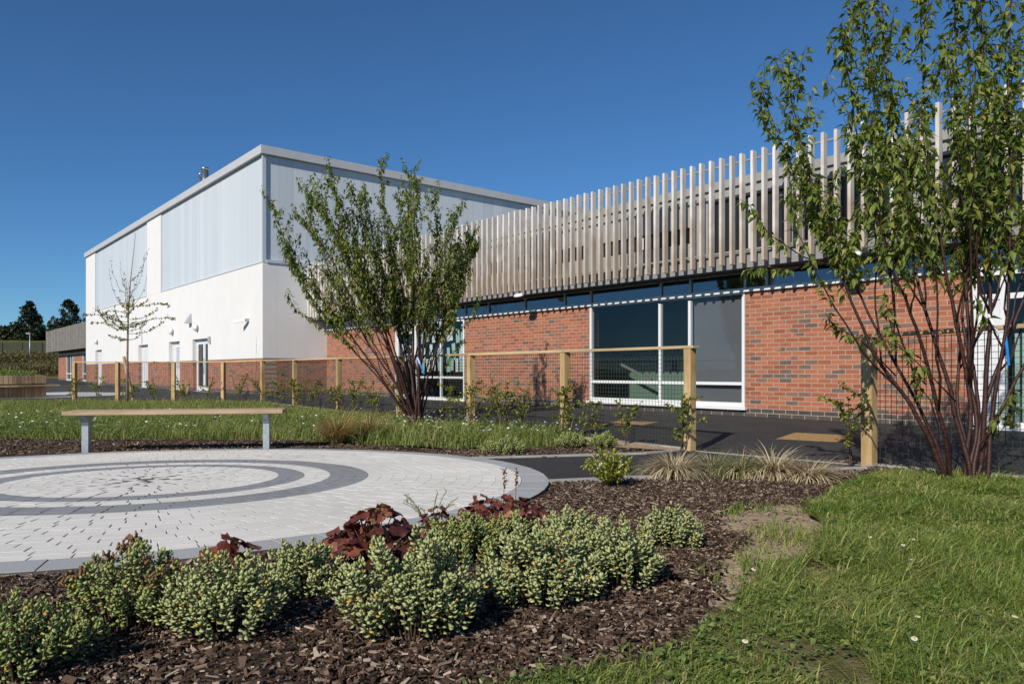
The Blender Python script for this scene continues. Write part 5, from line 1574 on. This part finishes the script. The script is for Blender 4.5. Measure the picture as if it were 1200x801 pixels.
# ------------------------------------------------------------------ far background on the left
def far_tree(px, Z, top_py, w_px, base_z, seed, label, cone=.35, mat='fartree', n=2600):
    rg = np.random.default_rng(seed)
    X = (px - CXP) / FPX * Z; H = CAMZ + (CYP - top_py) / FPX * Z - base_z; Rr = w_px / FPX * Z / 2
    root = empty('tree', (X, Z, base_z)); tag(root, label, 'tree', 'trees on the far rise')
    MB().tube([(0, 0, -.5), (0, 0, H * .35), (.1, 0, H * .8)], [.28, .2, .05], 8).build('trunk', M['twig'], root)
    # clumps through the crown
    C_ = []
    for k in range(70):
        t = rg.random() ** .8; a = rg.uniform(0, 6.28)
        prof = np.interp(t, [0, .12, .35, .7, 1], [.55, .95, 1.0, .62, .06]) if cone > .3 else np.interp(t, [0, .15, .5, .85, 1], [.55, .95, 1, .7, .15])
        r_ = Rr * prof * math.sqrt(rg.random()) * rg.uniform(.8, 1.1)
        C_.append((math.cos(a) * r_, math.sin(a) * r_, H * (.10 + .88 * t), .11 * H * rg.uniform(.6, 1.1) * (1.1 - .7 * t)))
    C_ = np.array(C_); idx = rg.integers(0, len(C_), n)
    P = C_[idx, :3] + unit(rg.normal(0, 1, (n, 3))) * (C_[idx, 3] * rg.uniform(.5, 1.0, n))[:, None]
    P[:, 2] = np.minimum(P[:, 2], H)
    V, F = leaf_arrays(P, rg.normal(0, 1, (n, 3)), rg.normal(0, .5, (n, 3)) + np.array([0, 0, 1.]), rg.uniform(.35, .8, n) * Rr / 2.6, rg.uniform(.25, .5, n) * Rr / 2.6)
    link('crown', np_mesh('crown', V, F), M[mat], root)
gz = lambda X, Z: float(G(X, Z))
far_tree(35, 152, 353, 32, 6.3, 1, 'tall pointed dark tree on the rise, left of the boarded wing', .4)
far_tree(81, 152, 352, 28, 6.3, 2, 'broad-topped dark tree showing above the boarded wing', .2)
far_tree(100, 150, 371, 14, 6.3, 3, 'tree top peeping between the boarded wing and the white hall', .2, n=1200)
def hedge_mass(name, x0, x1, Z, ht, seed, n, mat, s, prof=None):
    rg = np.random.default_rng(seed); x = rg.uniform(x0, x1, n); y = Z + rg.uniform(-3, 3, n)
    hh = ht * (0.75 + .35 * np.array([mnoise.noise(Vector((a * .09, seed, 0))) for a in x]) + .2 * np.array([mnoise.noise(Vector((a * .35, seed, 3))) for a in x]))
    P = np.column_stack([x, y, G(x, y) + hh * rg.uniform(0, 1, n) ** .7])
    V, F = leaf_arrays(P, rg.normal(0, 1, (n, 3)), rg.normal(0, .5, (n, 3)) + np.array([0, 0, 1.]), rg.uniform(.5, 1.1, n) * s, rg.uniform(.4, .8, n) * s)
    o = stuff_obj(name, V, F, M[mat]); return o
hedge_mass('hedgerow', -135, -70, 158, 3.6, 2, 9000, 'farwood', 1.0)
hedge_mass('far_wood', -330, -150, 330, 13.5, 5, 9000, 'farwood', 2.6)
hedge_mass('rough_weeds', -78, -52, 92, 1.15, 6, 14000, 'weed', .28)
hedge_mass('rough_weeds', -85, -56, 99, 1.7, 7, 12000, 'weed', .32)
# palisade fence
pf = empty('palisade_fence', (-72, 103, gz(-72, 103))); tag(pf, 'tall dark green palisade fence across the far grass bank', 'fence')
mb = MB(); k = -18.0; base0 = gz(-72, 103)
while k < 18.5: mb.box(k - .035, k + .035, -.02, .02, -.2, 3.0); k += .155
mb.build('pales', M['palisade'], pf)
MB().box(-18, 18.5, .023, .07, .4, .46).box(-18, 18.5, .023, .07, 2.5, 2.56).build('rail', M['palisade'], pf)
for k in np.arange(-18, 18.6, 2.75): MB().box(k - .06, k + .06, .073, .19, -.3, 3.0).build('post', M['palisade'], pf)
# lamp column
lc = at(35, 410, 98); lb = gz(lc.x, 98)
lp = empty('lamp_column', (lc.x, 98, lb)); tag(lp, 'slim grey lamp column beyond the palisade fence', 'lamp post')
MB().tube([(0, 0, 0), (0, 0, 4.4)], [.09, .05], 8).build('pole', M['steel'], lp, True)
MB().box(-.45, .1, -.12, .12, 4.403, 4.52).build('lamp_head', M['steel'], lp)
